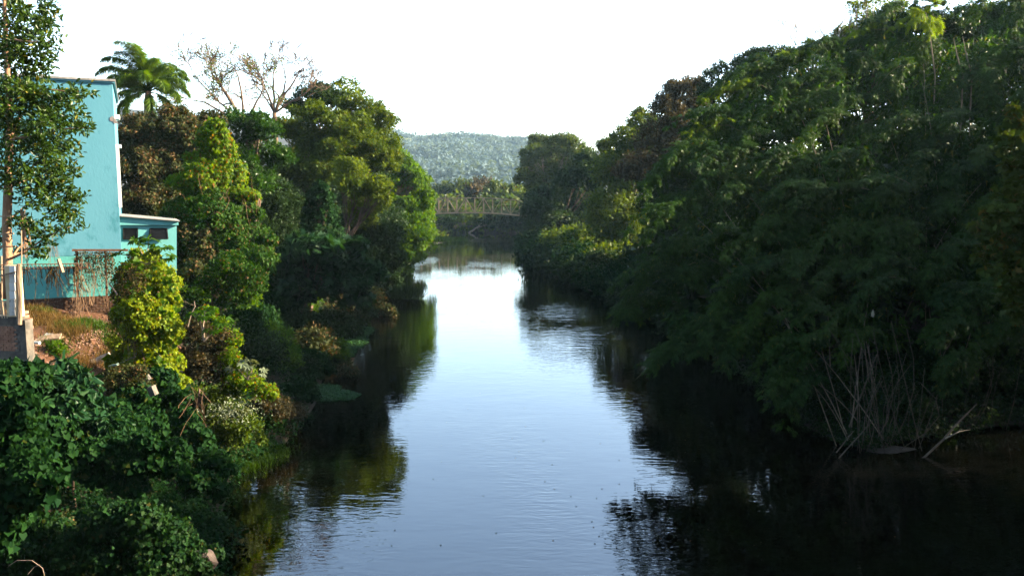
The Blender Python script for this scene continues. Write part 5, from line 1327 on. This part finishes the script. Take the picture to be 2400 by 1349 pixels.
# standing canes at the water
cs_ = thing('cane_stand', (16.0, 34.6, .0), 'sheaf of bare bamboo canes leaning out of the water on the right', 'bamboo canes')
for k in range(34):
    bx = R.uniform(1995, 2165) if k < 28 else R.uniform(2200, 2400)
    by = R.uniform(1045, 1072) if k < 28 else 1012
    D = 34.2+R.uniform(-.3, .8) if k < 28 else 37.5
    b = P(bx, by, D); b[2] = min(b[2], .1)
    lean = R.normal(.16, .12) if R.random() < .75 else R.normal(-.26, .08)
    if k >= 28: lean = R.normal(.1, .1)
    h = R.uniform(2.4, 5.6); bow = R.normal(0, .4)
    pts = [b+np.array([lean*h*u+bow*math.sin(u*3.1), R.normal(0, .02)+.10*h*u, h*u]) for u in np.linspace(0, 1, 5)]
    r0 = R.uniform(.010, .019)
    MB().tube(pts, list(np.linspace(r0, r0*.6, 5)), 5).build('cane', CANE, cs_, smooth=True)
for a_, b_, nm in (((1990, 1000, 34), (2055, 830, 35), 0), ((1955, 1085, 33.2), (2045, 985, 34), 1), ((1960, 1060, 33.4), (2000, 1010, 34), 2), ((1995, 1000, 34), (2010, 870, 35), 3)):
    MB().tube([P(*a_), P(*b_)], [.028, .02], 5).build('cane', CANE, cs_)
fb = thing('fallen_branch', P(2200, 1040, 34), 'long bare branch rising from the water right of the canes', 'dead branch')
MB().tube([P(2130, 1090, 33), P(2165, 1072, 33.4), P(2210, 1030, 34), P(2240, 995, 34.5), P(2290, 945, 35)], [.03, .05, .05, .045, .02], 6).build('main_branch', CANE, fb, smooth=True)
MB().tube([P(2215, 1027, 34), P(2250, 1010, 34.3), P(2275, 1006, 34.5)], [.035, .025, .012], 5).build('side_branch', BARK_PALE, fb, smooth=True)
MB().tube([P(1535, 850, 37), P(1512, 868, 36.8), P(1490, 888, 36.6)], [.012, .01, .006], 4).build('hanging_twig', BAMBOO, tagp(thing('drooping_twig', P(1535, 850, 37), 'thin twig drooping from the lowest left bamboo plume', 'twig'), None))
# mud spit with leaf litter at the foot of the canes
u = np.linspace(0, 2*math.pi, 25)[:-1]; vs = []; fs = []
for r in (1, .72, .4, .05):
    for aa in u:
        x = 16.35+math.cos(aa)*1.35*r*(1+.25*math.sin(3*aa+1)); y = 34.5+math.sin(aa)*.6*r
        vs.append((x, y, -.05+.20*(1-r**2)+.04*float(fbm(x*3, y*3, 3))))
for j in range(3):
    for k in range(24): fs.append((j*24+k, j*24+(k+1) % 24, (j+1)*24+(k+1) % 24, (j+1)*24+k))
fs.append(tuple(72+k for k in range(24)))
o = obj('mud_spit', vs, fs, surf('mud', (.02, .015, .01), (.05, .04, .028), 4, bump=.8), smooth=True, kind='structure'); o['label'] = 'small muddy spit at the foot of the bamboo canes'
# something pale caught in the bamboo
rg = P(2046, 735, 35.2)
vs = [rg+np.array(p)*.7 for p in ((-.03, 0, .28), (.03, .02, .27), (-.12, 0, .02), (.0, -.07, .0), (.12, .03, -.04), (-.10, .02, -.16), (.02, -.05, -.22), (.10, .04, -.18))]
o = obj('torn_rag', vs, [(0, 2, 3), (0, 3, 1), (1, 3, 4), (2, 5, 6, 3), (3, 6, 7, 4), (0, 1, 4, 2), (2, 4, 7, 5), (5, 7, 6)], surf('pale_cloth', (.16, .155, .11), (.26, .25, .17), 4)); tagp(o, 'pale torn rag hanging in the dark bamboo', 'rag')
# right edge lobed leaf tree
tree('lobed_leaf_tree', 'maple like tree with yellowing lobed leaves at the right edge', 'tree', 25, [(2372, 300, 22, 1.2), (2378, 345, 34), (2398, 400, 46), (2368, 460, 36), (2345, 520, 40), (2315, 545, 30), (2385, 560, 60), (2320, 590, 32), (2360, 640, 46), (2395, 700, 44), (2378, 735, 30), (2372, 270, 12, 1.3), (2450, 500, 80), (2450, 650, 80), (2450, 350, 60)],
     M_MAPLE, .15, 1.25, BARK, .12, tmpl=L_LOBE5, wl=1.0, puff=.36, base=(18.5, 26.5), inner=.02)
# trees of the right bank just outside the view: they shade the near banks and mirror in the river
for x, y, r, z, lab in ((31, 29, 6.5, 16, 'large dark tree beyond the right edge of the view'), (34, 17, 7, 15, 'wide dark tree on the near right bank beside the bridge'), (39, 43, 6, 18, 'broad dark tree on the slope right of the bamboo'), (41, 54, 6.5, 20, 'tall dark tree upslope behind the right edge of the bamboo'), (38, 31, 7, 17, 'tall dark tree upslope just beyond the right edge'), (30, 8, 7, 14, 'dark tree on the near right bank closest to the viewpoint')):
    tree('shade_tree', lab, 'tree', 40, [], M_DARK, .62, 1.7, BARK, .35, puff=.34, tmpl=L_DIAM, base=(x+2, y),
         blobs=[(np.array([x, y, z]), (r, r, r*.6)), (np.array([x-2, y+1, z-5]), (r*.8, r*.8, r*.6)), (np.array([x+4, y-2, z-3]), (r, r, r*.7)), (np.array([x, y-2, z-8.5]), (r*.8, r*.8, r*.5)), (np.array([x+5, y+3, z-1]), (r*.8, r*.8, r*.6))], group='trees on the near right bank')
# unseen trees added behind the viewpoint to block sky light, and the road bridge
for x, y, r, z, lab in ((-24, 3, 6.5, 13, 'unseen shade tree behind the viewpoint on the left bank'), (-12, -22, 8, 14, 'unseen shade tree well behind the viewpoint near the left bank'), (8, -34, 9, 15, 'unseen shade tree far behind the viewpoint at the river bend'),
                        (26, -16, 8, 14, 'unseen shade tree behind the viewpoint on the right bank'), (-34, -14, 9, 15, 'unseen shade tree behind the viewpoint farthest left'), (46, -2, 9, 16, 'unseen shade tree beside the bridge farthest right')):
    tree('shade_tree', lab, 'tree', 60, [], M_DARK, .8, 1.4, BARK, .35, puff=.34, tmpl=L_DIAM, base=(x, y),
         blobs=[(np.array([x, y, z]), (r, r, r*.6)), (np.array([x-r*.4, y+1, z-6]), (r*.8, r*.8, r*.6)), (np.array([x+r*.6, y-2, z-4]), (r, r, r*.7)), (np.array([x, y-2, z-9.5]), (r*.8, r*.8, r*.5))], group='unseen shade trees behind the viewpoint')
rbm = MB(); rbm.box((0, -4.6, 9.2), (60, 3.6, .25)); rbd = thing('road_bridge', (0, -4.6, 8.9), 'concrete road bridge the river is seen from', 'bridge')
rbm.build('deck', CONC, rbd)
for yy in (-1.3, -7.9): MB().box((0, yy, 9.85), (60, .10, .40)).build('parapet', CONC, rbd)
for xx in (-14, 14): MB().box((xx, -4.6, 3.5), (1.0, 2.6, 5.44)).build('pier', CONC, rbd)
print('tris about', sum(len(m_.loops)-2*len(m_.polygons) for m_ in bpy.data.meshes))
